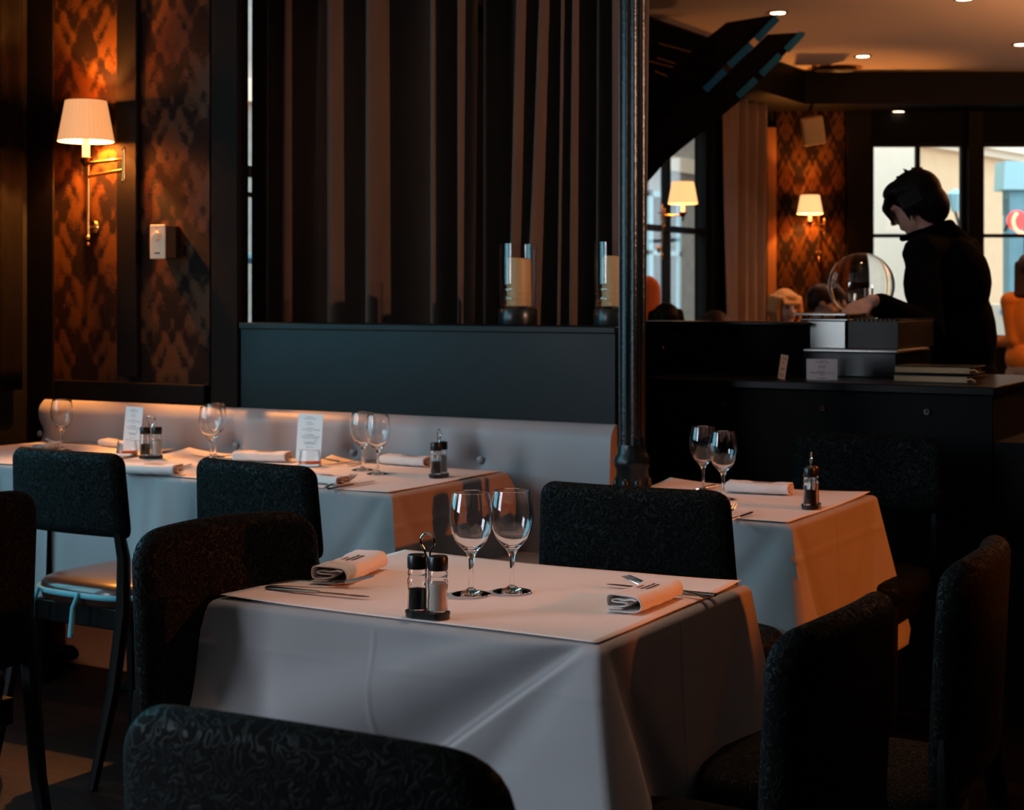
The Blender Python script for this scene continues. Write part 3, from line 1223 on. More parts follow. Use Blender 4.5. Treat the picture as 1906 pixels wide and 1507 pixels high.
lr = Wv(175, PW)
sc_c = Wv(160, 4.43)
el = Wv(230, 4.36)
sconce((lr.x, PW, 1.535), 0, 'brass swing arm wall lamp with lit pleated shade on the left wallpaper', power=130,
       swing=(el.x - lr.x, PW - 4.36), shade_at=(sc_c.x - lr.x, PW - 4.43))
# far lamp on side wall
sconce((U0 + .012, 10.38, 1.60), PI / 2, 'lit wall lamp half hidden behind the iron column in the far room', sh=M['shade_far'], power=10, swing=(-.12, .1), shade_at=(-.02, .20))
# far lamp on the back wall
bl = on_back(1523, 1.62, .012)
sconce(bl, YAW, 'lit wall lamp on the glowing damask wall above the blonde guest', sh=M['shade_far'], power=65, swing=(.03, .11), shade_at=(-.10, .17))
# unseen wall lamps added on the right wall to give warm side light
for k, v in enumerate((1.6, 3.4, 5.2)):
    sconce((U1, v, 1.45), -PI / 2, ['wall lamp on the right hand wall nearest the camera', 'middle wall lamp on the right hand wall', 'farthest wall lamp on the right hand wall'][k], power=[1.5, 3, 42][k])
# two unseen spotlights added to light the table sides from the right
for k, (src, aim, pw_, an) in enumerate((((U1 - .32, 4.5, 1.95), (-1.75, 4.05, .52), 320, 21), ((U1 - .32, 3.75, 1.66), (-1.45, 2.62, .80), 300, 11))):
    e = thing('wall_spotlight', ['black spotlight on the right hand wall aimed at the bar side tables', 'black spotlight on the right hand wall aimed at the front table'][k], 'spotlight', (U1, src[1], src[2]))
    MB().lathe([(0, 0), (.04, 0), (.045, .12), (.04, .12), (.035, .01), (0, .01)], 24, (-.16, 0, 0), Matrix.Rotation(-PI / 2, 3, 'Y')).build('housing', M['black'], e)
    MB().tube([(0, 0, 0), (-.16, 0, 0)], .012, 8).build('bracket', M['black'], e)
    spot_light('wall_spot_beam', src, aim, pw_, AMBER, an, .7, .04)

# unseen spotlight added on the right wall to rake across the curtains
e = thing('wall_spotlight', 'small black spotlight high on the right hand wall', 'spotlight', (U1, 3.3, 2.3))
MB().lathe([(0, 0), (.04, 0), (.045, .12), (.04, .12), (.035, .01), (0, .01)], 24, (-.16, 0, 0), Matrix.Rotation(-PI / 2, 3, 'Y')).build('housing', M['black'], e)
MB().tube([(0, 0, 0), (-.16, 0, 0)], .012, 8).build('bracket', M['black'], e)
spot_light('wall_spot_beam', (U1 - .32, 3.3, 2.3), (-2.9, 4.9, 1.85), 640, (1.0, .56, .38), 24, .9, .04)

# thermostat
tp = Wv(293, PW - .08, 451)
e = thing('thermostat', 'small boxy wall thermostat with a dial on the left wallpaper', 'thermostat', (tp.x, PW, 1.51))
mb = MB()
mb.span((-.035, -.075, -.06), (.035, 0, .06), .002)
mb.build('casing', M['switch_side'], e, smooth=False)
mb = MB()
mb.span((-.036, -.081, -.063), (.036, -.075, .063), .002)
mb.build('face_plate', M['switch'], e, smooth=False)
mb = MB()
mb.lathe([(0, .081), (.018, .081), (.016, .094), (.0, .096)], 24, (0, 0, .02), Matrix.Rotation(PI / 2, 3, 'X'))
mb.build('dial', M['switch'], e)
mb = MB()
mb.span((-.012, -.083, -.045), (.014, -.081, -.040))
mb.span((-.004, -.083, .048), (.004, -.081, .052))
mb.build('marking', M['ink'], e, smooth=False)

# downlights above the tables
for k, (dx, dy) in enumerate(DOWN):
    names = ['front table', 'rightmost banquette table', 'corner table', 'right hand table', 'gap between the tables', 'bar counter']
    e = thing('ceiling_downlight', 'recessed downlight in the ceiling above the ' + names[k], 'ceiling light', (dx, dy, ZC))
    MB().lathe([(.03, -.002), (.045, -.006), (.05, 0), (.03, 0)], 24, close=True).build('ring', M['brass'], e)
    MB().lathe([(0, -.001), (.03, -.001), (.03, .0), (0, 0)], 20).build('lamp', M['spot_glow'], e)

# ---------------------------------------------------------------- far ceiling fittings
spots = [(1448, 23, 'left'), (1606, 104, 'centre'), (1667, 135, 'rear'), (1901, 82, 'right'), (1795, -3, 'top')]
lab = ['above the sloping black stair', 'beside the round ceiling grille', 'nearest the rear bulkhead', 'at the right edge of the picture', 'at the top edge of the picture']
first = None
for (px, py, _), lb in zip(spots, lab):
    Y = (ZC - EYE) * F_PX / (HY - py)
    p = WY(px, Y, ZC)
    if first is None:
        first = thing('ceiling_downlight', 'small lit downlight in the far ceiling ' + lb, 'ceiling light', p, 0, 'far ceiling downlights')
        MB().lathe([(.046, -.004), (.062, -.008), (.068, 0), (.046, 0)], 24, close=True).build('ring', M['brass'], first)
        MB().lathe([(0, -.006), (.046, -.006), (.046, -.001), (0, -.001)], 20).build('lamp', M['spot_glow'], first)
    else:
        dup(first, p, 0, 'small lit downlight in the far ceiling ' + lb)
    spot_light('downlight_beam', p - Vector((0, 0, .03)), p - Vector((0, 0, 2)), 30, WARM, 100)
zs = 2.84
Y = (zs - EYE) * F_PX / (HY - 207)
dup(first, WY(1672, Y, zs), 0, 'small lit downlight under the dark bulkhead above the windows')
# unseen pendants added further right to make the far ceiling glow
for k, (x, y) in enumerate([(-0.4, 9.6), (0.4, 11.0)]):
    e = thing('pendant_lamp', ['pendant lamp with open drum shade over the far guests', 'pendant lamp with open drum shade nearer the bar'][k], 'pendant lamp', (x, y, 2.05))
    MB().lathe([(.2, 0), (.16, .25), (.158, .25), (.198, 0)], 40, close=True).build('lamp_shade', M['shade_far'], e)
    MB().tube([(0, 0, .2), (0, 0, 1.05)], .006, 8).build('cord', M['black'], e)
    MB().lathe([(0, .002), (.196, .002), (.196, .006), (0, .006)], 40).build('diffuser', M['black'], e)  # opaque plate added so the bulb lights only the ceiling
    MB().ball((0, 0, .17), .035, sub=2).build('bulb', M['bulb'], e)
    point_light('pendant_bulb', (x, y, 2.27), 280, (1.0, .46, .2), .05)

Y = (ZC - EYE) * F_PX / (HY - 126)
p = WY(1555, Y, ZC)
e = thing('ceiling_vent', 'round dark air diffuser grille in the far ceiling', 'ceiling vent', p)
MB().lathe([(.16, 0), (.20, -.006), (.215, 0), (.21, .0)], 40, close=True).build('rim', M['pilaster'], e)
mb = MB()
for r in (.05, .085, .12, .15):
    mb.lathe([(r - .012, -.004), (r + .012, -.022), (r + .013, -.02), (r - .011, -.002)], 36, close=True)
mb.ball((0, 0, -.012), (.03, .03, .012), sub=2)
mb.lathe([(0, -.001), (.16, -.001), (.16, 0), (0, 0)], 30)
mb.build('louvre', M['vent'], e)

# speaker
p = WY(1513, 12.6, ZY(243, 12.6))
e = thing('wall_speaker', 'small tilted loudspeaker mounted above the glowing wallpaper', 'speaker', p, YAW - R(8))
rt = Matrix.Rotation(R(-8), 3, 'Y') @ Matrix.Rotation(R(12), 3, 'X')
MB().box((0, 0, 0), (.17, .15, .21), rt, .006).build('cabinet', M['speaker'], e, smooth=False)
MB().box(rt @ Vector((0, -.078, 0)), (.15, .008, .19), rt, .003).build('grille', M['speaker'], e, smooth=False)
MB().tube([(0, .05, .05), (0, .3, .1), (0, .635, .12)], .012, 8).build('bracket', M['black'], e)

# sloping stair flight
YS = 9.4


def stringer(e, pts, Y, d, nm, m, y0=0.0):
    a = [WY(px, Y, ZY(py, Y)) - e.location for px, py in pts]
    mb = MB()
    A = [mb.bm.verts.new(p + CAMY * y0) for p in a]
    B = [mb.bm.verts.new(p + CAMY * (y0 + d)) for p in a]
    mb.bm.faces.new(A)
    mb.bm.faces.new(B[::-1])
    n = len(a)
    for k in range(n): mb.bm.faces.new((A[k], B[k], B[(k + 1) % n], A[(k + 1) % n]))
    return mb.build(nm, m, e, smooth=False)


stair = thing('staircase', 'sloping glossy black stair flight with blue grey inlays under the ceiling', 'staircase', WY(1330, YS, 1.3))
ztop = HY - (ZC - .004 - EYE) * F_PX / YS
stringer(stair, [(1352, 42), (1448, 26), (1120, 340), (1090, 420), (1090, 250)], YS, .30, 'stringer', M['beam'])
ytb = 58
stringer(stair, [(1428, 64), (1500, 60), (1375, 190), (1240, 300), (1100, 460), (1090, 330), (1300, 190)], YS + .40, .10, 'stringer', M['beam'])


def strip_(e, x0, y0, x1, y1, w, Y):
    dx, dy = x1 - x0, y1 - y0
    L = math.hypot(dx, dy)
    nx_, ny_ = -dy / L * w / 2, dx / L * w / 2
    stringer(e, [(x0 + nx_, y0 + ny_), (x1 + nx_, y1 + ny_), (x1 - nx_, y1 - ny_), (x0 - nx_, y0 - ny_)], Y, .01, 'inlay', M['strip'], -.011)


for a in ((1446, 34, 1408, 74), (1398, 84, 1357, 122), (1349, 132, 1312, 168)): strip_(stair, *a, 13, YS)  # blue window reflections painted along the stringers
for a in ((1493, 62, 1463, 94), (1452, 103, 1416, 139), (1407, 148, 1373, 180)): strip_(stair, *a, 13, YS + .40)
# rods put in for gold reflections on the black gloss
for a, b in (((1240, 58), (1302, 75)), ((1236, 86), (1272, 98)), ((1218, 92), (1268, 105)), ((1232, 112), (1256, 122))):
    A, B = WY(a[0], 8.9, ZY(a[1], 8.9)) - stair.location, WY(b[0], 8.9, ZY(b[1], 8.9)) - stair.location
    MB().tube([A + CAMY * .45, B + CAMY * .45], .008, 8).build('brass_rail', M['brass'], stair)
A, B = WY(1205, 9.38, ZY(40, 9.38)) - stair.location, WY(1345, 9.38, ZY(90, 9.38)) - stair.location
mb = MB()
poly = [WY(px, 9.40, ZY(py, 9.40)) - stair.location for px, py in ((1190, 30), (1330, 76), (1330, 150), (1190, 330))]
A = [mb.bm.verts.new(q) for q in poly]
B = [mb.bm.verts.new(q + CAMY * .05) for q in poly]
mb.bm.faces.new(A); mb.bm.faces.new(B[::-1])
for k in range(4): mb.bm.faces.new((A[k], B[k], B[(k + 1) % 4], A[(k + 1) % 4]))
mb.build('side_panel', M['beam'], stair, smooth=False)

# ---------------------------------------------------------------- bar
bar = thing('bar_counter', 'long black bar counter with raised back shelf and small locks', 'bar counter', (-1.6, 5.2, 0))
bx0, bx1 = -2.58 + 1.6, -1.18 + 1.6
MB().span((-.78, -.18, 0), (bx1, .60, 1.0), .003).build('body', M['black_matte'], bar, smooth=False)
MB().span((-.78, -.20, 1.0), (bx1 + .01, .62, 1.028), .004).build('worktop', M['beam'], bar, smooth=False)
MB().span((bx0, .20, 0), (-1.90 + 1.6, .30, 1.208), .003).build('upstand', M['black_matte'], bar, smooth=False)
MB().span((bx0, .15, 1.206), (-1.90 + 1.6, .34, 1.216), .002).build('shelf', M['beam'], bar, smooth=False)
for px, py in ((1348, 752), (1532, 759), (1726, 766)):
    q = Wv(px, 5.02, py)
    d = MB()
    d.lathe([(.004, -.004), (.009, -.006), (.010, .004), (.003, .004)], 16, (q.x + 1.6, -.184, q.z), Matrix.Rotation(PI / 2, 3, 'X'), close=True)
    d.build('lock', M['chrome'], bar)
q = Wv(1228, 5.4, 648)
d = MB()
d.tube([(q.x + 1.6 + .017 * math.cos(t), .195, q.z + .017 * math.sin(t)) for t in [k * PI / 10 for k in range(20)]], .0018, 6, closed=True)
d.build('ring', M['gold_dark'], bar)
MB().span((-1.17, 5.0, 0), (-.62, 5.5, .86), .004).build('side_cabinet', M['black_matte'], smooth=False)
tag(bpy.data.objects['side_cabinet'], 'low black cabinet standing at the right end of the bar', 'cabinet')


def strokes(lines, w, h, seed):
    """lines: (cx, cz, length) rows of illegible small print, as raised marks on the xz plane"""
    rng = random.Random(seed)
    mb = MB()
    for cx_2, cz, ln in lines:
        x = cx_2 - ln / 2
        while x < cx_2 + ln / 2:
            ww = rng.uniform(.5, 1.6) * w
            mb.box((x + ww / 2, 0, cz + rng.uniform(-.1, .1) * h), (ww, .0003, h * rng.uniform(.6, 1.1)))
            x += ww + w * rng.choice((.3, .3, .3, 1.0))
    return mb


# card and tag on the bar
q = Wv(1530, 5.12, 700)
e = thing('counter_card', 'pinkish printed card in a clear holder standing on the bar', 'card', (q.x, 5.12, 1.029), YAW * .2)
MB().span((-.052, -.001, 0), (.052, .001, .070)).build('card', M['pink_card'], e, smooth=False)
mb = strokes([(0, .064, .03), (0, .058, .046), (0, .047, .026), (0, .041, .026), (0, .029, .028), (0, .0235, .08), (0, .017, .014), (0, .006, .03)], .0022, .0028, 3)
for v in mb.bm.verts: v.co.y -= .0012
mb.build('print', M['ink'], e, smooth=False)
MB().span((.053, .002, 0), (.100, .004, .070)).build('holder', M['pane'], e, smooth=False)
q = Wv(1454, 5.10, 697)
e = thing('paper_tag', 'narrow tilted orange paper tag beside the printed card', 'paper tag', (q.x, 5.10, 1.029), 0)
rt = Matrix.Rotation(R(9), 3, 'Y')
MB().box(rt @ Vector((0, 0, .042)), (.026, .0012, .082), rt).build('paper', M['tag_card'], e, smooth=False)
mb = strokes([(0, .012, .015), (0, .018, .012), (0, .032, .015), (0, .037, .012), (0, .055, .008), (0, .068, .014), (0, .073, .012)], .003, .003, 8)
for v in mb.bm.verts:
    v.co.y -= .0009
    v.co = rt @ v.co
mb.build('print', M['ink'], e, smooth=False)

# ledgers
for k, (z, lb) in enumerate(((1.029, 'bottom'), (1.058, 'top'))):
    q = Wv(1665, 5.15)
    e = thing('ledger', 'thick gilt edged menu book, %s one of the pair lying on the bar' % lb, 'book', (q.x + .13, 5.22, z), R(-2 + 4 * k))
    MB().span((-.128, -.09, .0), (.128, .09, .003), .001).build('cover', M['black'], e, smooth=False)
    MB().span((-.125, -.088, .003), (.115, .088, .021), .001).build('pages', M['book'], e, smooth=False)
    MB().span((-.128, -.09, .021), (.128, .09, .024), .001).build('cover', M['black'], e, smooth=False)
    MB().tube([(.10, -.089, .012), (.13, -.094, .016), (.145, -.10, .008)], .003, 6).build('ribbon', M['book'], e)

# steel appliance on the bar
a, b = Wv(1482, 5.4), Wv(1655, 5.3)
cxm = (a.x + b.x) / 2
w2 = (b.x - a.x) / 2
e = thing('bar_appliance', 'low brushed steel bar appliance with a ledge under the barman hand', 'bar appliance', (cxm, 5.50, 1.0))
MB().span((-w2 + .03, -.12, .029), (w2, .32, .115), .003).build('base', M['black'], e, smooth=False)
MB().span((-w2 + .05, -.17, .115), (w2 + .02, .22, .125), .003).build('ledge', M['silver'], e, smooth=False)
MB().span((-w2 + .04, -.10, .125), (-w2 + .18, .36, .222), .003).build('front_panel', M['silver'], e, smooth=False)
MB().span((-w2 + .184, -.09, .125), (w2, .36, .222), .003).build('side_panel', M['vent'], e, smooth=False)
mb = MB()
mb.span((-w2, -.13, .240), (-w2 + .19, .22, .248), .002)
mb.span((-w2 + .02, -.11, .222), (-w2 + .19, .22, .229), .002)
mb.build('tray', M['silver'], e, smooth=False)
mb = MB()
for k in range(4): mb.tube([(-w2 + .03 + .05 * k, -.05, .229), (-w2 + .03 + .05 * k, -.05, .241)], .004, 6)
mb.build('foot', M['chrome'], e)
mb = MB()
mb.span((-w2 + .19, -.04, .222), (w2, .36, .228), .001)
for k in range(10): mb.box((-w2 + .2 + k * .016, -.06, .225), (.006, .03, .004))
mb.build('grate', M['black'], e, smooth=False)
# glass dome
gp = WY(1603, 5.93)
e = thing('glass_globe', 'large round clear glass globe standing on the bar by the barman', 'glass globe', (gp.x, gp.y, 1.228))
prof = []
for k in range(3, 30):
    t = PI * k / 31
    prof.append((.122 * math.sin(t), .12 - .122 * math.cos(t)))
inner = [(max(r - .003, .001), z) for r, z in prof[::-1]]
MB().lathe([(0, prof[0][1])] + prof + inner + [(0, prof[0][1] + .004)], 48).build('globe', M['glass'], e)
MB().lathe([(0, -.0), (.06, 0), (.05, .012), (.02, .02), (0, .02)], 32).build('foot', M['silver'], e)
for k, (x, y, h_) in enumerate(((-.03, .0, .09), (.02, .02, .11), (.03, -.03, .07))):
    mb = MB()
    mb.lathe([(0, .022), (.008, .022), (.004, .05), (.016, .06), (.018, h_), (.016, h_), (.014, .064), (0, .06)], 16, (x * 1.1 * 1.0, y, 0))
    mb.build('glass_cup', M['glass'], e)

# ---------------------------------------------------------------- chairs


def slab(zb, zt, wb_, wt, T, bend, rc=.05, tilt=0.0, yoff=0.0, nu=28, nv=26, rb=.02, bow=0.0):
    """padded upright panel, rounded corners; x across, y thickness, z up"""
    mb = MB()

    def half(z):
        t = (z - zb) / (zt - zb)
        w = (wb_ + (wt - wb_) * t) / 2
        dt_, db = zt - z, z - zb
        if dt_ < rc: w -= rc - math.sqrt(max(0, rc * rc - (rc - dt_) ** 2))
        if db < rb: w -= rb - math.sqrt(max(0, rb * rb - (rb - db) ** 2))
        return w

    def side(sg):
        def fn(s, t):
            tt = .5 - .5 * math.cos(PI * t)
            z = zb + tt * (zt - zb)
            ss = math.sin((s - .5) * PI)
            w = half(z)
            x = ss * w
            e1 = min(1, max(0, (1 - abs(ss)) * w / .03))
            e2 = min(1, min(zt - z, z - zb) / .03)
            th = T / 2 * (1 - (1 - e1) ** 2) ** .5 * (1 - (1 - e2) ** 2) ** .5
            y = yoff + sg * th - bend * (x / (wb_ / 2)) ** 2 * -1 + tilt * -(z - zb)
            return Vector((x, y, z + bow * (1 - (x / (wt / 2)) ** 2) * tt))
        return fn
    mb.grid(side(-1), nu, nv)
    mb.grid(side(1), nu, nv)
    bmesh.ops.remove_doubles(mb.bm, verts=mb.bm.verts, dist=.0004)
    return mb


def make_chair(label, open_back):
    """origin under the middle of the back, sitter faces +y"""
    e = thing('dining_chair', label, 'chair')
    if open_back:
        slab(.655, .885, .445, .42, .05, .018, rc=.035, tilt=.06, rb=.012).build('backrest', M['chair_fabric'], e, angle=180)
    else:
        slab(.50, .88, .43, .43, .055, .03, rc=.06, tilt=.05, bow=.012).build('backrest', M['chair_fabric'], e, angle=180)
    # seat
    mb = MB()
    zt = .51 if open_back else .48

    def ring(k, z, f):
        t = 2 * PI * k / 40
        c, s_ = math.cos(t), math.sin(t)
        q = .55
        return Vector((.215 * f * abs(c) ** q * (1 if c > 0 else -1), .25 + .225 * f * abs(s_) ** q * (1 if s_ > 0 else -1), z))
    lay = [(zt - .06, .93), (zt - .055, .98), (zt - .03, 1.0), (zt - .01, .99), (zt - .002, .95), (zt + .004, .85), (zt + .009, .5)]
    rings = [[mb.bm.verts.new(ring(k, z, f)) for k in range(40)] for z, f in lay]
    for i in range(len(rings) - 1):
        for k in range(40): mb.bm.faces.new((rings[i][k], rings[i][(k + 1) % 40], rings[i + 1][(k + 1) % 40], rings[i + 1][k]))
    mb.bm.faces.new(rings[0][::-1]); mb.bm.faces.new(rings[-1])
    st_ = mb.build('seat', M['vinyl'] if open_back else M['chair_fabric'], e, angle=60)
    MB().span((-.19, .05, zt - .12), (.19, .44, zt - .06), .004).build('seat_frame', M['chair_wood'], e, smooth=False)
    for sx_ in (-1, 1):
        # rear leg, splayed, running up behind the backrest
        pts = [(sx_ * .195, -.09, 0), (sx_ * .20, -.02, .25), (sx_ * .205, .012, .46), (sx_ * .20, .018, .60), (sx_ * .19, .0, .72)]
        if not open_back: pts = pts[:4]
        MB().tube(pts, [.013, .018, .02, .018, .014][:len(pts)], 8).build('leg', M['chair_wood'], e)
        MB().tube([(sx_ * .185, .43, 0), (sx_ * .18, .42, zt - .06)], [.012, .02], 8).build('leg', M['chair_wood'], e)
    return e


OPEN = make_chair('open backed dining chair at the left with a shiny brown seat pad', True)
p0, p1 = W(15, 840, .88), W(205, 855, .88)
OPEN.location = ((p0.x + p1.x) / 2 - .06, 3.20, 0)
OPEN.rotation_euler = (0, 0, R(-2))
# ties and binding of its seat pad
mb = MB()
mb.tube([(.219 * abs(math.cos(t)) ** .55 * (1 if math.cos(t) > 0 else -1), .25 - .229 * abs(math.sin(t)) ** .55, .482) for t in [R(a) for a in range(186, 357, 5)]], .008, 8)
mb.build('seat_binding', M['trim_blue'], OPEN)['label'] = 'pale blue seat binding'
for x in (-.13, .03):
    mb = MB()
    mb.tube([(x, .015, .49), (x - .006, -.0, .45), (x - .015, .0, .37)], [.006, .007, .008], 8)
    mb.build('seat_tie', M['trim_blue'], OPEN)['label'] = 'pale blue hanging tie'
p0, p1 = W(352, 860, .88), W(575, 882, .88)
B = dup(OPEN, ((p0.x + p1.x) / 2 - .055, 3.215, 0), R(-7), 'patterned dark chair with its back to us before the middle banquette table')
for ch in list(B.children):
    if ch.name.startswith(('seat_tie', 'seat_binding')):
        bpy.data.objects.remove(ch)
    elif ch.name.startswith('seat') and not ch.name.startswith('seat_frame'):
        ch.data = ch.data.copy()
        ch.data.materials[0] = M['chair_fabric']
C = dup(B, ((-1.767 - 1.316) / 2 - .012, 3.23, 0), R(2), 'dark patterned chair between the front table and the right hand table')
C.scale = (1.09, 1, 1)
dup(C, (-1.50, 4.78, 0), PI, 'dim dark chair at the far side of the right hand table')
FULL = make_chair('tall solid backed chair at the left end of the front table', False)
FULL.location = (-1.985, 2.35, 0)
FULL.rotation_euler = (0, 0, -PI / 2 - R(11))
dup(FULL, (-.755, 2.27, 0), PI / 2 + R(-2), 'dark solid backed chair at the right end of the front table').scale = (1, 1, .962)
dup(FULL, (-.972, 1.265, 0), R(2), 'dark chair back nearest the camera at the bottom of the picture').scale = (1.08, 1, 1.0)
dup(FULL, (-2.69, 2.32, 0), PI / 2 + R(-4), 'black chair cut off by the left edge of the picture')
dup(FULL, (-.68, 2.79, 0), PI / 2 + R(4), 'black chair standing in the dark at the lower right').scale = (1, 1, .99)  # placed to keep the amber spotlight off the front cloth

# ---------------------------------------------------------------- tableware
glass_prof_o = [(0, 0), (.036, 0), (.0365, .0012), (.030, .0035), (.012, .0075), (.0055, .012), (.0042, .022), (.004, .045), (.0052, .066), (.010, .078),
                (.020, .088), (.030, .100), (.037, .116), (.0405, .134), (.041, .148), (.0395, .164), (.0365, .180), (.0345, .191)]
glass_prof_i = [(.0335, .1905), (.0355, .180), (.0385, .164), (.040, .148), (.0393, .134), (.0358, .117), (.0288, .102), (.019, .0915), (.009, .085), (0, .0835)]
WG = thing('wine_glass', 'empty wine glass on the front table, left of the large pair', 'wine glass', (0, 0, 0), 0, 'wine glasses')
MB().lathe(glass_prof_o + glass_prof_i, 56).build('glass', M['glass'], WG)
gspots = [
    (W(877, 1104, .752), 'large clear wine glass on the front table, left of the pair'),
    (W(953, 1099, .752), 'large clear wine glass on the front table, right of the pair'),
    (W(1309, 914, .752), 'wine glass on the right hand table, left of its pair'),
    (W(1346, 928, .752), 'wine glass on the right hand table, right of its pair'),
    (W(675, 874, .752), 'wine glass on the rightmost banquette table, left of its pair'),
    (W(703, 881, .752), 'wine glass on the rightmost banquette table, right of its pair'),
    (W(392, 858, .752), 'wine glass behind the top of the second chair, nearer of two overlapping'),
    (W(400, 850, .752), 'wine glass behind the top of the second chair, farther of two overlapping'),
    (W(115, 838, .752), 'single wine glass on the far left corner table'),
]
for k, (p, lb) in enumerate(gspots):
    p.z = SZ - .002
    if k == 0:
        WG.location = p
        WG['label'] = lb
    else:
        g = dup(WG, p, k * .7, lb)
        if k >= 2: g.scale = (.97,) * 3


def make_cruet(label, loc, rz):
    """local x = line of the two jars"""
    e = thing('cruet_set', label, 'salt and pepper set', loc, rz, 'salt and pepper sets')
    mb = MB()
    poly = []
    for k in range(24):
        t = 2 * PI * k / 24
        poly.append((.019 * (1 if math.cos(t) >= 0 else -1) + .0215 * math.cos(t), .0225 * math.sin(t)))
    mb.prism(poly, .006)
    mb.prism([(x * 1.02, y * 1.04) for x, y in poly], .004, Matrix.Translation((0, 0, .006)))
    mb.build('tray', M['black'], e, smooth=False)
    for sg, fill, nm in ((-1, M['pepper'], 'pepper_jar'), (1, M['salt'], 'salt_jar')):
        o1 = [(0, .010), (.0165, .010), (.0175, .014), (.0175, .030), (.0165, .044), (.0178, .058), (.0178, .064), (.0160, .068), (.0172, .073), (.0172, .078), (.0155, .082), (.0155, .088)]
        i1 = [(.0140, .088), (.0140, .082), (.0155, .075), (.0145, .068), (.0162, .060), (.0150, .044), (.0160, .030), (.0160, .015), (0, .013)]
        j = MB().lathe(o1 + i1, 28, (sg * .020, 0, 0)).build(nm, M['glass'], e)
        top_ = .048 if sg < 0 else .060
        MB().lathe([(0, .0135), (.0155, .0138), (.0155, .030), (.0145, .044), (.0152, top_), (0, top_ + .003)], 24, (sg * .020, 0, 0)).build('pepper' if sg < 0 else 'salt', fill, j)
        MB().lathe([(0, .083), (.0172, .083), (.0178, .086), (.0178, .103), (.0165, .107), (0, .108)], 28, (sg * .020, 0, 0)).build('cap', M['black'], j)
    mb = MB()
    pts = [(0, -.004, .008), (0, -.004, .09)] + [(0, -.004 - .0 + .0, .0)] * 0
    arc = []
    for k in range(0, 17):
        t = R(-50 + 280 * k / 16)
        arc.append((.0 + .0135 * math.cos(t), 0, .131 + .0145 * math.sin(t)))
    mb.tube([(.003, 0, .008), (.003, 0, .095), (.005, 0, .112)] + arc + [(-.005, 0, .112), (-.003, 0, .095), (-.003, 0, .008)], .0019, 8)
    mb.build('handle', M['chrome'], e)
    return e


cr = W(796, 1144, .755)
cr.z = SZ - .001
CR = make_cruet('salt and pepper set with wire loop on the front table', cr, R(5))
for px, py, rz, lb in ((1510, 942, R(100), 'salt and pepper set with wire loop on the right hand table'),
                       (817, 885, R(96), 'salt and pepper set with wire loop on the rightmost banquette table'),
                       (281, 848, R(30), 'dark salt and pepper set beside the pale blue menu card')):
    p = W(px, py, .755)
    p.z = SZ - .001
    if px == 281: p = Vector((-3.955, 4.20, SZ - .001)); p = Vector((Wv(281, 4.13).x - .0, 4.13, SZ - .001))
    dup(CR, p, rz, lb)

# cutlery: handle end at origin, pointing +x
def make_knife(label):
    e = thing('table_knife', label, 'knife', (0, 0, 0), 0, 'cutlery')
    mb = MB()

    def fn(s, t):
        x = s * .115
        w = .0055 + .003 * (1 - s)
        a = 2 * PI * t
        return Vector((x, w * math.cos(a), .0035 + .003 * math.sin(a)))
    vs = mb.grid(lambda s, t: fn(s, t if t < 1 else 0), 12, 13)
    mb.bm.faces.new([v for v in vs[0][:-1]]); mb.bm.faces.new([v for v in vs[-1][:-1]])
    bmesh.ops.remove_doubles(mb.bm, verts=mb.bm.verts, dist=.00005)
    mb.build('handle', M['steel'], e)
    pl_ = [(.112, -.005), (.125, -.0065), (.19, -.0085), (.215, -.006), (.225, -.001), (.222, .003), (.20, .0045), (.125, .0045), (.112, .004)]
    mb = MB()
    mb.prism(pl_, .0012, Matrix.Translation((0, 0, .0028)))
    mb.build('blade', M['steel'], e, smooth=False)
    return e


def make_fork(label):
    e = thing('table_fork', label, 'fork', (0, 0, 0), 0, 'cutlery')

    def zc(x):
        if x < .12: return .0035 + .006 * math.sin(PI * x / .12)
        t = (x - .12) / .08
        return .0035 + .003 * math.sin(PI * t) + .016 * t * t
    mb = MB()

    def fn(s, t):
        x = s * .155
        if s < .7: w = .0075 - .0045 * min(1, s / .55)
        else: w = .003 + .009 * ((s - .7) / .3) ** .8
        a = 2 * PI * (t if t < 1 else 0)
        return Vector((x, w * math.cos(a), zc(x) + .0013 * math.sin(a)))
    vs = mb.grid(fn, 26, 11)
    mb.bm.faces.new(vs[0][:-1]); mb.bm.faces.new(vs[-1][:-1])
    bmesh.ops.remove_doubles(mb.bm, verts=mb.bm.verts, dist=.00005)
    mb.build('handle', M['steel'], e)
    for k in range(4):
        y = -.0105 + .007 * k
        MB().tube([(.148, y * .9, zc(.148)), (.165, y, zc(.165)), (.185, y, zc(.185)), (.203, y * .96, zc(.203))], [.0024, .002, .0018, .001], 6).build('tine', M['steel'], e)
    return e


def lay(root, a, b, first_, lb, dz=0.0):
    a, b = Vector(a), Vector(b)
    a.z = SZ - .001 + dz
    rz = math.atan2(b.y - a.y, b.x - a.x)
    if first_:
        root.location = a
        root.rotation_euler = (0, 0, rz)
        root['label'] = lb
        return root
    return dup(root, a, rz, lb)


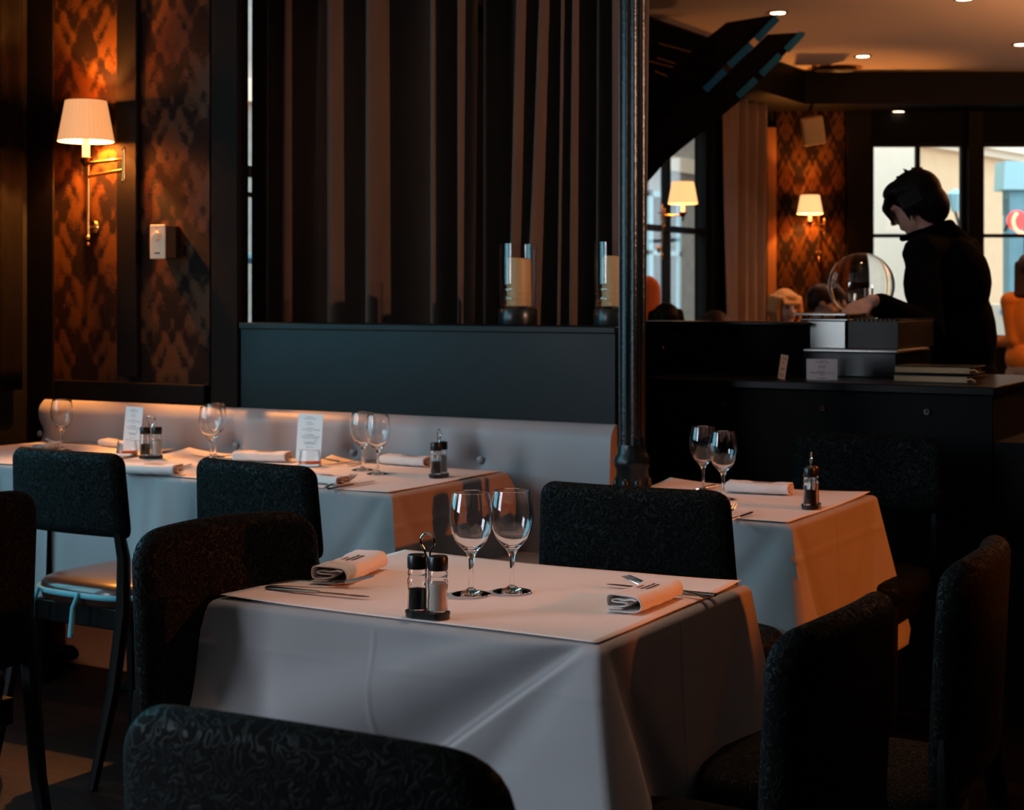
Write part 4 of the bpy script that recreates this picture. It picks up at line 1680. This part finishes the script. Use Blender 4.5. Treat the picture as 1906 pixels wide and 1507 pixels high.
KN = make_knife('')
FK = make_fork('')
lay(KN, W(497, 1096, .752), W(703, 1115, .752), True, 'steel knife at the left place of the front table')
lay(FK, W(502, 1089, .752), W(700, 1092, .752), True, 'steel fork with upturned tines at the left place of the front table', .001)
lay(KN, W(1332, 1110, .752), W(1098, 1087, .752), False, 'knife tucked behind the right napkin on the front table')
lay(FK, W(1318, 1117, .752), W(1118, 1082, .752), False, 'fork tucked under the right napkin on the front table')
lay(KN, W(1345, 975, .752), W(1418, 948, .752), False, 'knife on the right hand table behind the patterned chair')
lay(FK, W(1340, 968, .752), W(1378, 938, .752), False, 'fork on the right hand table behind the patterned chair')
lay(KN, W(612, 911, .752), W(718, 893, .752), False, 'knife on the front edge of the rightmost banquette table')
lay(FK, W(606, 909, .752), W(692, 886, .752), False, 'fork on the front edge of the rightmost banquette table')
lay(KN, W(712, 855, .752), W(640, 868, .752), False, 'knife lying behind the glass pair on the rightmost banquette table')
lay(FK, W(712, 860, .752), W(650, 862, .752), False, 'fork lying behind the glass pair on the rightmost banquette table')
lay(FK, W(455, 850, .752), W(415, 853, .752), False, 'fork beside the rolled napkin on the middle banquette table')
lay(KN, W(1330, 905, .752), W(1275, 918, .752), False, 'knife beside the glasses at the back of the right hand table')
lay(FK, W(185, 826, .752), W(140, 826, .752), False, 'fork on the far left corner table behind the wine glass')
lay(KN, W(318, 879, .752), W(375, 858, .752), False, 'knife under the end of the folded napkin by the second chair')


# napkins: rolled fold, extruded along local x
def make_napkin(label):
    e = thing('folded_napkin', label, 'napkin', (0, 0, 0), 0, 'folded napkins')
    # centre line of the folded layers, in the (y,z) section
    path = [(.004, .0065), (.022, .0045), (.029, .0035), (.030, .0022), (.015, .0022), (-.018, .0022), (-.030, .006), (-.034, .014), (-.032, .023), (-.025, .0295), (-.010, .031),
            (.012, .031), (.028, .031), (.034, .026), (.0345, .015), (.031, .0095), (.020, .0088), (.006, .010), (-.004, .013), (-.006, .017), (.004, .0185), (.018, .0185), (.024, .021), (.016, .0235), (.0, .023), (-.014, .0255), (-.024, .0235)]
    pts = [Vector((0, y, z)) for y, z in path]
    # resample smooth
    sm = []
    n = len(pts)
    for i in range(n - 1):
        p0_, p1_, p2_, p3_ = pts[max(i - 1, 0)], pts[i], pts[i + 1], pts[min(i + 2, n - 1)]
        for k in range(4):
            t = k / 4
            sm.append(0.5 * ((2 * p1_) + (-p0_ + p2_) * t + (2 * p0_ - 5 * p1_ + 4 * p2_ - p3_) * t * t + (-p0_ + 3 * p1_ - 3 * p2_ + p3_) * t ** 3))
    sm.append(pts[-1])
    L = .19
    mb = MB()

    def fn(s, t):
        i = min(len(sm) - 1, int(round(t * (len(sm) - 1))))
        p = sm[i].copy()
        sag = 1 - .06 * math.sin(PI * s) + .02 * math.sin(9 * s + i * .12)
        p.z *= sag
        p.z += .0006 * math.sin(s * 23 + i * .3)
        p.y += .0012 * math.sin(s * 7 + 1)
        return Vector((-L / 2 + s * L + .0015 * math.sin(i * .35), p.y, p.z + .0006))
    mb.grid(fn, 34, len(sm))
    o = mb.build('linen', M['napkin'], e, angle=180)
    sd_ = o.modifiers.new('thickness', 'SOLIDIFY')
    sd_.thickness = .0022
    sd_.offset = 0
    mb = strokes([(0, .006, .085), (0.0, -.004, .075)], .0045, .0050, 4)
    for v in mb.bm.verts:
        v.co = Vector((v.co.x, -.004 + v.co.z, .0318 + v.co.y))
    mb.build('print', M['ink'], e, smooth=False)
    mb = strokes([(.004, .0, .030), (-.045, -.0, .012)], .004, .005, 6)
    for v in mb.bm.verts:
        v.co = Vector((v.co.x, .014 + v.co.z, .0318 + v.co.y))
    mb.build('emblem', M['red_ink'], e, smooth=False)
    return e


NP = make_napkin('')


def nap(a, b, lb, first_=False, scale=1.0, flip=0):
    a, b = Vector(a), Vector(b)
    c = (a + b) / 2
    c.z = SZ - .001
    rz = math.atan2(b.y - a.y, b.x - a.x) + flip
    if first_:
        NP.location = c
        NP.rotation_euler = (0, 0, rz)
        NP['label'] = lb
        o = NP
    else:
        o = dup(NP, c, rz, lb)
    o.scale = (scale,) * 3
    return o


nap(W(604, 1092, .752), W(700, 1052, .752), 'rolled white napkin with dark print at the left place of the front table', True, 1.08)
nap(W(1150, 1146, .752), W(1252, 1104, .752), 'rolled white napkin at the right place of the front table', scale=.98)
nap(W(1352, 914, .752), W(1475, 920, .752), 'rolled white napkin at the back of the right hand table', scale=.95)
nap(W(222, 880, .752), W(340, 884, .752), 'folded pale napkin on the front edge beside the second chair')
nap(W(432, 856, .752), W(545, 859, .752), 'folded white napkin at the back between glass and upright menu')
nap(W(582, 896, .752), W(632, 902, .752), 'folded napkin with orange lit end partly behind the second chair', scale=.8)
nap(W(185, 828, .752), W(250, 834, .752), 'folded napkin behind the pale blue menu card', scale=.8)
nap(W(715, 862, .752), W(800, 868, .752), 'flat folded white napkin beside the salt and pepper on the banquette table', scale=.95)
nap(W(35, 846, .752), W(140, 826, .752), 'flat warm lit napkin on the far left corner table behind the glass', scale=.7)

# menu cards with candle tumblers
def make_menu(label, loc, rz):
    e = thing('menu_card', label, 'menu card', loc, rz, 'menu cards')
    rt = Matrix.Rotation(R(-6), 3, 'X')
    MB().box(rt @ Vector((0, 0, .088)), (.10, .0012, .172), rt).build('card', M['menu'], e, smooth=False)
    mb = strokes([(-.003, .163, .028), (-.003, .157, .046), (-.002, .145, .022), (0, .138, .028), (0, .124, .030), (.004, .118, .074), (.0, .112, .014), (0, .1, .034), (.004, .094, .076),
                  (.004, .088, .062), (.026, .080, .006), (.004, .073, .05), (.004, .068, .044), (.004, .056, .030), (.0, .046, .085)], .0022, .0026, 12)
    for v in mb.bm.verts:
        v.co.y -= .0010
        v.co = rt @ v.co
    mb.build('print', M['menu_ink'], e, smooth=False)
    return e


p = Wv(573, 4.27)
MC = make_menu('pale upright menu card on the rightmost banquette table left of its glasses', (p.x, 4.27, SZ), R(3))
MC.scale = (1, 1, .93)
p = Wv(243, 4.24)
dup(MC, (p.x, 4.24, SZ), R(-10), 'pale blue upright menu card on the far left corner table')


def make_tumbler(label, loc):
    e = thing('tealight_tumbler', label, 'candle glass', loc, 0, 'small candle glasses')
    MB().lathe([(0, 0), (.037, 0), (.038, .003), (.031, .050), (.0295, .050), (.0355, .006), (0, .006)], 36).build('glass', M['glass'], e)
    MB().lathe([(0, .0065), (.0348, .0065), (.0335, .016), (0, .016)], 32).build('wax', M['orange_wax'], e)
    return e


p = W(577, 866, .752); p.z = SZ
TL = make_tumbler('small glass with orange wax before the menu card near the centre', p)
p = W(236, 846, .752); p.z = SZ
dup(TL, p, 0, 'small glass with orange wax before the pale blue menu card')

# hurricane candle holders on the screen ledge
def make_hurricane(label, loc):
    e = thing('hurricane_lantern', label, 'candle holder', loc, 0, 'hurricane candle holders')
    MB().lathe([(0, 0), (.062, 0), (.064, .004), (.064, .050), (.06, .055), (.0, .055)], 40).build('base', M['black'], e)
    o1 = [(.052, .058)]
    i1 = []
    for k in range(0, 28):
        z = .060 + k * .0077
        r = .0615
        if z < .125: r += .0028 * math.sin((z - .06) * 2 * PI / .021) - .0015
        o1.append((r, z))
        i1.append((r - .004, z))
    MB().lathe([(0, .056), (.05, .0565)] + o1 + i1[::-1] + [(0, .062)], 56).build('glass_chimney', M['pane'], e)
    return e


hp = Wv(964, 4.585)
HR = make_hurricane('clear glass candle holder on the ledge in full view', (hp.x, 4.585, 1.2135))
hp2 = Wv(1142, 4.585)
dup(HR, (hp2.x, 4.585, 1.2135), .3, 'clear glass candle holder half hidden by the iron column')


def make_candle(label, loc):
    e = thing('pillar_candle', label, 'candle', loc, 0, 'pillar candles')
    mb = MB()

    def rr(t, z): return 1 + .012 * math.sin(3 * t + z * 30)
    mb.lathe([(0, 0), (.040, 0), (.0405, .004), (.040, .148), (.037, .158), (.030, .150), (.012, .146), (0, .146)], 36, rfun=rr)
    for v in mb.bm.verts:
        if v.co.z > .14: v.co.z += .10 * -v.co.x
    mb.build('wax', M['wax'], e)
    MB().tube([(0, 0, .145), (.001, 0, .158)], .0013, 6).build('wick', M['black'], e)
    return e


CN = make_candle('cream pillar candle inside the glass holder in full view', (hp.x + .004, 4.585, 1.2135 + .0625))
dup(CN, (hp2.x + .004, 4.585, 1.2135 + .0625), 1.0, 'cream pillar candle inside the glass holder beside the iron column')

# ---------------------------------------------------------------- people
def basis(f, up=(0, 0, 1)):
    """head frame: columns right, forward, up"""
    f = Vector(f).normalized()
    r = f.cross(Vector(up)).normalized()
    u = r.cross(f).normalized()
    return Matrix((r, f, u)).transposed()


def add_head(mb, c, f, s=1.0, up=(0, 0, 1)):
    """c = centre of skull; adds skull, jaw, nose, ears, brow, lips"""
    B_ = basis(f, up)
    c = Vector(c)
    P = lambda x, y, z: c + B_ @ (Vector((x, y, z)) * s)
    b = lambda x, y, z, r, sub=3: mb.ball(P(x, y, z), tuple(q * s for q in r), B_, sub)
    b(0, -.012, .018, (.074, .092, .092))
    b(0, .028, -.035, (.058, .062, .072))
    b(0, .058, -.088, (.026, .026, .020), 2)      # chin
    b(-.034, .050, -.022, (.024, .026, .024), 2)
    b(.034, .050, -.022, (.024, .026, .024), 2)   # cheeks
    b(0, .078, .022, (.050, .016, .016), 2)       # brow
    mb.cap(P(0, .086, .010), P(0, .104, -.026), .008 * s, .013 * s)   # nose
    b(-.012, .094, -.029, (.008, .009, .007), 2)
    b(.012, .094, -.029, (.008, .009, .007), 2)
    b(0, .083, -.055, (.022, .011, .006), 2)
    b(0, .081, -.065, (.020, .011, .007), 2)      # lips
    for sx_ in (-1, 1):
        b(sx_ * .076, -.005, -.005, (.009, .020, .030), 2)  # ears
    return P, B_


def add_hand(mb, wrist, d, palm_n, side, s=1.0, curls=(.5, .6, .7, .8), thumb=.4, spread=.10):
    """d = pointing direction, palm_n = palm facing direction, side = +1 thumb on the (d x palm_n) side"""
    d = Vector(d).normalized()
    n = Vector(palm_n)
    n = (n - d * n.dot(d)).normalized()
    t = d.cross(n) * side
    w = Vector(wrist)
    L = .088 * s
    for k, off in enumerate((.030, .011, -.009, -.027)):
        base = w + d * (L * (.97, 1.0, .96, .88)[k]) + t * off * s
        mb.cap(w + d * .012 + t * off * .55 * s, base, .013 * s, .0108 * s)
        seg = [(.042, .026, .021), (.047, .029, .022), (.043, .027, .021), (.033, .021, .018)][k]
        ang = 0
        p = base
        c_ = curls[k]
        for q, ln in enumerate(seg):
            ang += c_ * (.8, 1.0, .8)[q]
            dd = (d * math.cos(ang) + n * math.sin(ang) + t * spread * (.5 - k * .33)).normalized()
            p2 = p + dd * ln * s
            mb.cap(p, p2, (.0096 - .001 * q) * s, (.0088 - .001 * q) * s, 10)
            p = p2
    tb = w + d * .024 * s + t * .026 * s
    mb.cap(w + d * .01 * s, tb, .014 * s, .014 * s)
    q1 = tb + (d * .72 + t * .62 + n * .25 * thumb).normalized() * .042 * s
    mb.cap(tb, q1, .0135 * s, .0110 * s)
    q2 = q1 + (d * .9 + t * .15 + n * thumb).normalized() * .032 * s
    mb.cap(q1, q2, .0108 * s, .0095 * s)
    q3 = q2 + (d * .9 + t * -.05 + n * thumb * 1.3).normalized() * .026 * s
    mb.cap(q2, q3, .0092 * s, .0078 * s)
    mb.ball(w + d * .045 * s, (.034 * s, .034 * s, .016 * s), Matrix((t, d, n)).transposed(), 2)


# barman, local frame = camera right / away / up, origin on the floor
YM = 6.20
e = thing('person', 'barman in black seen from behind, bending over the bar to the left', 'person', WY(1751, YM), YAW)
body = MB()
hc_ = Vector((-.105, -.005, 1.665))
hf = Vector((-.82, .30, -.48))
P, Bh = add_head(body, hc_, hf, 1.0)
neck0 = Vector((-.015, .0, 1.50))
body.cap(neck0, hc_ + Vector((.025, 0, -.06)), .062, .055)
shL, shR = Vector((-.105, -.125, 1.475)), Vector((.125, .115, 1.475))
body.cap(shL, shR, .062, .062)
body.ball((.02, .0, 1.33), (.135, .135, .19))
body.ball((.04, .0, 1.12), (.12, .12, .16))
body.ball((.05, .0, .96), (.145, .14, .13))
elL = Vector((-.12, -.27, 1.185))
wrL = Vector((-.36, -.42, 1.290))
body.cap(shL, elL, .050, .040)
body.cap(elL, wrL, .040, .027)
add_hand(body, wrL, Vector((-.8, .1, -.40)), Vector((-.35, .5, -.8)), 1, 1.05, (.30, .50, .62, .75), .4, .25)
elR = Vector((.05, .26, 1.20))
wrR = Vector((-.17, .22, 1.14))
body.cap(shR, elR, .050, .040)
body.cap(elR, wrR, .040, .027)
add_hand(body, wrR, Vector((-.1, -.02, .0)), Vector((0, -.2, -.8)), -1, .95)
for sg, fx in ((-1, -.02), (1, .1)):
    hip = Vector((.05 + .06 * sg, .06 * sg, .92))
    knee = Vector((.03 + .08 * sg, .07 * sg, .49))
    ank = Vector((.07 + .08 * sg, .07 * sg, .09))
    body.cap(hip, knee, .088, .058)
    body.cap(knee, ank, .055, .04)
    body.cap(ank, ank + Vector((-.13, .08, -.05)), .042, .034)
fuse(body, 'body', M['skin'], e, .0055, 3)
jk = MB()
jk.cap(shL + Vector((0, 0, -.005)), shR, .076, .076)
jk.ball((.025, .0, 1.36), (.168, .165, .19))
jk.ball((.05, .0, 1.14), (.165, .155, .26))
jk.ball((.055, .0, .95), (.172, .165, .20))
jk.cap(shL + Vector((0, 0, -.01)), elL, .068, .062)
jk.cap(elL, wrL + (elL - wrL) * .14, .064, .046)
jk.cap(shR, elR, .068, .060)
jk.cap(elR, wrR + (elR - wrR) * .14, .060, .045)
jk.cap(Vector((.06, .03, 1.50)), Vector((.02, .0, 1.545)), .075, .060)
# open pointed collar
jk.cap(Vector((-.075, -.05, 1.545)), Vector((-.16, -.035, 1.53)), .020, .012)
jk.cap(Vector((-.03, -.055, 1.575)), Vector((-.15, -.04, 1.535)), .016, .012)
jk.cap(Vector((.03, -.02, 1.585)), Vector((-.06, -.06, 1.56)), .022, .018)
fuse(jk, 'jacket', M['jacket'], e, .007, 3)
tr = MB()
for sg in (-1, 1):
    hip = Vector((.05 + .06 * sg, .06 * sg, .93))
    knee = Vector((.03 + .08 * sg, .07 * sg, .49))
    ank = Vector((.07 + .08 * sg, .07 * sg, .13))
    tr.cap(hip, knee, .100, .072)
    tr.cap(knee, ank, .070, .058)
fuse(tr, 'trousers', M['jacket'], e, .012, 3)
for sg in (-1, 1):
    s_ = MB()
    a = Vector((.07 + .08 * sg, .07 * sg, .052))
    s_.cap(a + Vector((.03, -.02, 0)), a + Vector((-.14, .085, -.008)), .050, .042)
    fuse(s_, 'shoe', M['black'], e, .008, 2)
hr = MB()
hr.ball(P(0, -.026, .034), (.088, .102, .094), Bh)
hr.ball(P(0, -.052, -.028), (.080, .074, .088), Bh)
hr.ball(P(0, .030, .078), (.066, .060, .040), Bh)
rng = random.Random(5)
for k in range(26):   # tousled crown
    a = rng.uniform(0, 2 * PI)
    rr_ = rng.uniform(.02, .06)
    b0 = P(rr_ * math.cos(a), -.03 + rr_ * math.sin(a), .105)
    hr.cap(b0, b0 + Vector((rng.uniform(-.03, .04), rng.uniform(-.02, .02), rng.uniform(.002, .026))), .009, .003, 8)
for k in range(14):   # fringe falling over the brow
    x = -.06 + .12 * k / 13
    b0 = P(x, .068, .070)
    b1 = P(x * 1.05, .104, .030 + rng.uniform(-.01, .01))
    b2 = P(x * .95, .100, -.015 + rng.uniform(-.03, .015))
    hr.cap(b0, b1, .013, .010, 8)
    hr.cap(b1, b2, .010, .003, 8)
for sx_ in (-1, 1):  # side locks over the ears
    for k in range(6):
        y = -.045 + .075 * k / 5
        b0 = P(sx_ * .074, y, .04)
        b1 = P(sx_ * .086, y + .004, -.010)
        b2 = P(sx_ * .080, y + .006, -.045 - rng.uniform(0, .02))
        hr.cap(b0, b1, .016, .011, 8)
        hr.cap(b1, b2, .010, .003, 8)
fuse(hr, 'hair', M['hair_black'], e, .0042, 1)


def seated(label, px, Y, crown, face, skin, hairm, cloth, long_hair=False, s=1.0, seat='guest'):
    p = WY(px, Y)
    e = thing('person', label, 'person', p, YAW)
    f = Vector(face).normalized()
    hc = Vector((0, 0, crown - .11 * s))
    b = MB()
    P, B_ = add_head(b, hc, f, s)
    fh = Vector((f.x, f.y, 0)).normalized()
    rt_ = fh.cross(Vector((0, 0, 1)))
    sh_z = crown - .33 * s
    b.cap(hc + Vector((0, 0, -.06)) - fh * .01, Vector((0, 0, sh_z + .02)) - fh * .02, .052, .058)
    base = -fh * .03
    b.cap(base + rt_ * .15 + Vector((0, 0, sh_z - .02)), base - rt_ * .15 + Vector((0, 0, sh_z - .02)), .058, .058)
    b.ball(base + Vector((0, 0, sh_z - .16)), (.15, .11, .2))
    b.ball(base + Vector((0, 0, .58)), (.16, .14, .14))
    arms = []
    for sg in (-1, 1):
        s0 = base + rt_ * .17 * sg + Vector((0, 0, sh_z - .03))
        e0 = s0 + Vector((0, 0, -.27)) + fh * .06 + rt_ * .03 * sg
        w0 = e0 + fh * .22 - rt_ * .05 * sg + Vector((0, 0, .03))
        b.cap(s0, e0, .045, .037)
        b.cap(e0, w0, .036, .025)
        add_hand(b, w0, fh - rt_ * .2 * sg, Vector((0, 0, -1)), sg, .9)
        arms.append((s0, e0, w0))
        h0 = base + rt_ * .09 * sg + Vector((0, 0, .54))
        k0 = h0 + fh * .42 + Vector((0, 0, -.02))
        a0 = k0 + Vector((0, 0, -.43)) + fh * .02
        b.cap(h0, k0, .082, .056)
        b.cap(k0, a0, .054, .038)
        b.cap(a0 - Vector((0, 0, .035)), a0 + fh * .14 - Vector((0, 0, .05)), .038, .034)
    fuse(b, 'body', skin, e, .007, 3)
    c = MB()
    c.cap(base + rt_ * .155 + Vector((0, 0, sh_z - .025)), base - rt_ * .155 + Vector((0, 0, sh_z - .025)), .069, .069)
    c.ball(base + Vector((0, 0, sh_z - .17)), (.168, .15, .24))
    c.ball(base + Vector((0, 0, .60)), (.178, .17, .17))
    for s0, e0, w0 in arms:
        c.cap(s0, e0, .058, .05)
        c.cap(e0, w0 + (e0 - w0) * .12, .048, .036)
    fuse(c, 'top', cloth, e, .009, 3)
    t = MB()
    for sg in (-1, 1):
        h0 = base + rt_ * .09 * sg + Vector((0, 0, .54))
        k0 = h0 + fh * .42 + Vector((0, 0, -.02))
        a0 = k0 + Vector((0, 0, -.39)) + fh * .02
        t.cap(h0, k0, .092, .068)
        t.cap(k0, a0, .064, .05)
    fuse(t, 'trousers', M['navy'], e, .012, 2)
    h = MB()
    h.ball(P(0, -.024, .034), tuple(q * s for q in (.086, .100, .092)), B_)
    h.ball(P(0, .030, .070), tuple(q * s for q in (.068, .062, .040)), B_)
    if long_hair:
        for sx_ in (-1, 1):
            for k in range(6):
                y = -.07 + .11 * k / 5
                h.cap(P(sx_ * .072, y, .06), P(sx_ * .088, y, -.03), .024 * s, .022 * s, 10)
                h.cap(P(sx_ * .088, y, -.03), P(sx_ * .076, y + .004, -.10), .022 * s, .012 * s, 10)
        h.ball(P(0, -.07, -.04), tuple(q * s for q in (.085, .05, .09)), B_)
        for k in range(9):
            x = -.056 + .112 * k / 8
            h.cap(P(x, .066, .066), P(x * 1.05, .093, .030), .014 * s, .007 * s, 8)
    else:
        h.ball(P(0, -.065, -.01), tuple(q * s for q in (.074, .05, .06)), B_)
    fuse(h, 'hair', hairm, e, .005, 2)
    for sx_ in (-1, 1):
        MB().ball(P(sx_ * .03, .079, .004), (.011 * s, .006 * s, .007 * s), B_, 2).build('eye', M['ink'], e)
    MB().ball(P(0, .091, -.060), (.017 * s, .004 * s, .005 * s), B_, 2).build('mouth', M['red_ink'], e)
    ch = dup(FULL, p - CAMX * 0 - (CAMX * (fh.x * .28) + CAMY * (fh.y * .28)), YAW + math.atan2(fh.y, fh.x) - PI / 2, 'dark chair carrying the ' + seat)
    return e


seated('blonde guest with a pale face sitting behind the bar counter', 1463, 10.0, ZY(541, 10.0), (.30, -.95, -.10), M['skin_pale'], M['hair_blond'], M['navy'], True, .92, 'blonde guest')
seated('guest with grey brown hair hidden behind the glass globe', 1534, 9.0, ZY(533, 9.0), (.9, -.3, -.2), M['skin_pale'], M['hair_brown'], M['navy'], False, .85, 'guest behind the glass globe')
seated('guest with dark hair whose crown just shows before the far curtain', 1333, 8.1, ZY(584, 8.1), (.3, .9, -.2), M['skin_pale'], M['hair_brown'], M['navy'], False, .95, 'guest before the far curtain')

# orange high back armchair and dark coat by the side window
p = WY(1196, 10.2)
e = thing('armchair', 'orange high backed armchair in the far room right of the column', 'armchair', p, YAW)
slab(.42, ZY(512, 10.2), .24, .24, .10, .05, rc=.10).build('backrest', M['orange_fabric'], e, angle=180)
MB().span((-.13, 0, .25), (.13, .45, .43), .03).build('seat', M['orange_fabric'], e)
for a in (-.1, .1):
    for b_y in (.03, .42):
        MB().tube([(a, b_y, 0), (a, b_y, .26)], .014, 8).build('leg', M['chair_wood'], e)
seated('guest in dark clothes sitting next to the orange armchair', 1238, 9.3, ZY(568, 9.3), (-.2, .95, -.1), M['skin_pale'], M['hair_black'], M['navy'], True, .95, 'guest in dark clothes by the armchair')

# standing guest at the right edge
YW = 11.2
e = thing('person', 'standing guest in an orange sweater at the right edge of the picture', 'person', WY(1918, YW), YAW)
b = MB()
crown = ZY(474, YW)
hc = Vector((0, 0, crown - .11))
P, B_ = add_head(b, hc, (.4, .9, -.05))
z_s = crown - .30
b.cap(hc + Vector((0, 0, -.05)), (0, 0, z_s + .02), .05, .056)
b.cap((-.14, 0, z_s - .02), (.14, 0, z_s - .02), .055, .055)
b.ball((0, 0, z_s - .18), (.15, .11, .22))
b.ball((0, 0, z_s - .47), (.16, .13, .16))
arm = [((-.15, 0, z_s - .04), (-.13, -.04, z_s - .30), (-.20, .15, z_s - .32)), ((.15, 0, z_s - .04), (.19, 0, z_s - .31), (.18, .05, z_s - .54))]
for k, (a0, a1, a2) in enumerate(arm):
    b.cap(a0, a1, .045, .037)
    b.cap(a1, a2, .036, .025)
    add_hand(b, a2, Vector(a2) - Vector(a1), (0, 0, -1) if k == 0 else (-1, 0, 0), 1, .9)
for sg in (-1, 1):
    b.cap((sg * .08, 0, z_s - .52), (sg * .085, 0, .45), .085, .055)
    b.cap((sg * .085, 0, .45), (sg * .09, .02, .08), .052, .036)
    b.cap((sg * .09, .02, .045), (sg * .09, .15, .035), .038, .034)
fuse(b, 'body', M['skin_pale'], e, .008, 3)
b = MB()
b.cap((-.145, 0, z_s - .025), (.145, 0, z_s - .025), .068, .068)
b.ball((0, 0, z_s - .19), (.172, .135, .25))
b.ball((0, 0, z_s - .42), (.175, .145, .16))
for a0, a1, a2 in arm:
    b.cap(a0, a1, .06, .052)
    b.cap(a1, Vector(a2) + (Vector(a1) - Vector(a2)) * .1, .05, .038)
fuse(b, 'sweater', M['orange_wool'], e, .009, 3)
b = MB()
b.ball((0, 0, z_s - .52), (.165, .14, .12))
for sg in (-1, 1):
    b.cap((sg * .08, 0, z_s - .54), (sg * .085, 0, .45), .098, .068)
    b.cap((sg * .085, 0, .45), (sg * .09, .02, .12), .064, .05)
fuse(b, 'trousers', M['grey_cloth'], e, .011, 3)
b = MB()
b.ball(P(0, -.024, .034), (.088, .102, .094), B_)
for k in range(9):
    x = -.085 + .17 * k / 8
    b.cap(P(x * .9, -.06, .04), P(x, -.085, -.18), .026, .016)
fuse(b, 'hair', M['hair_brown'], e, .007, 2)
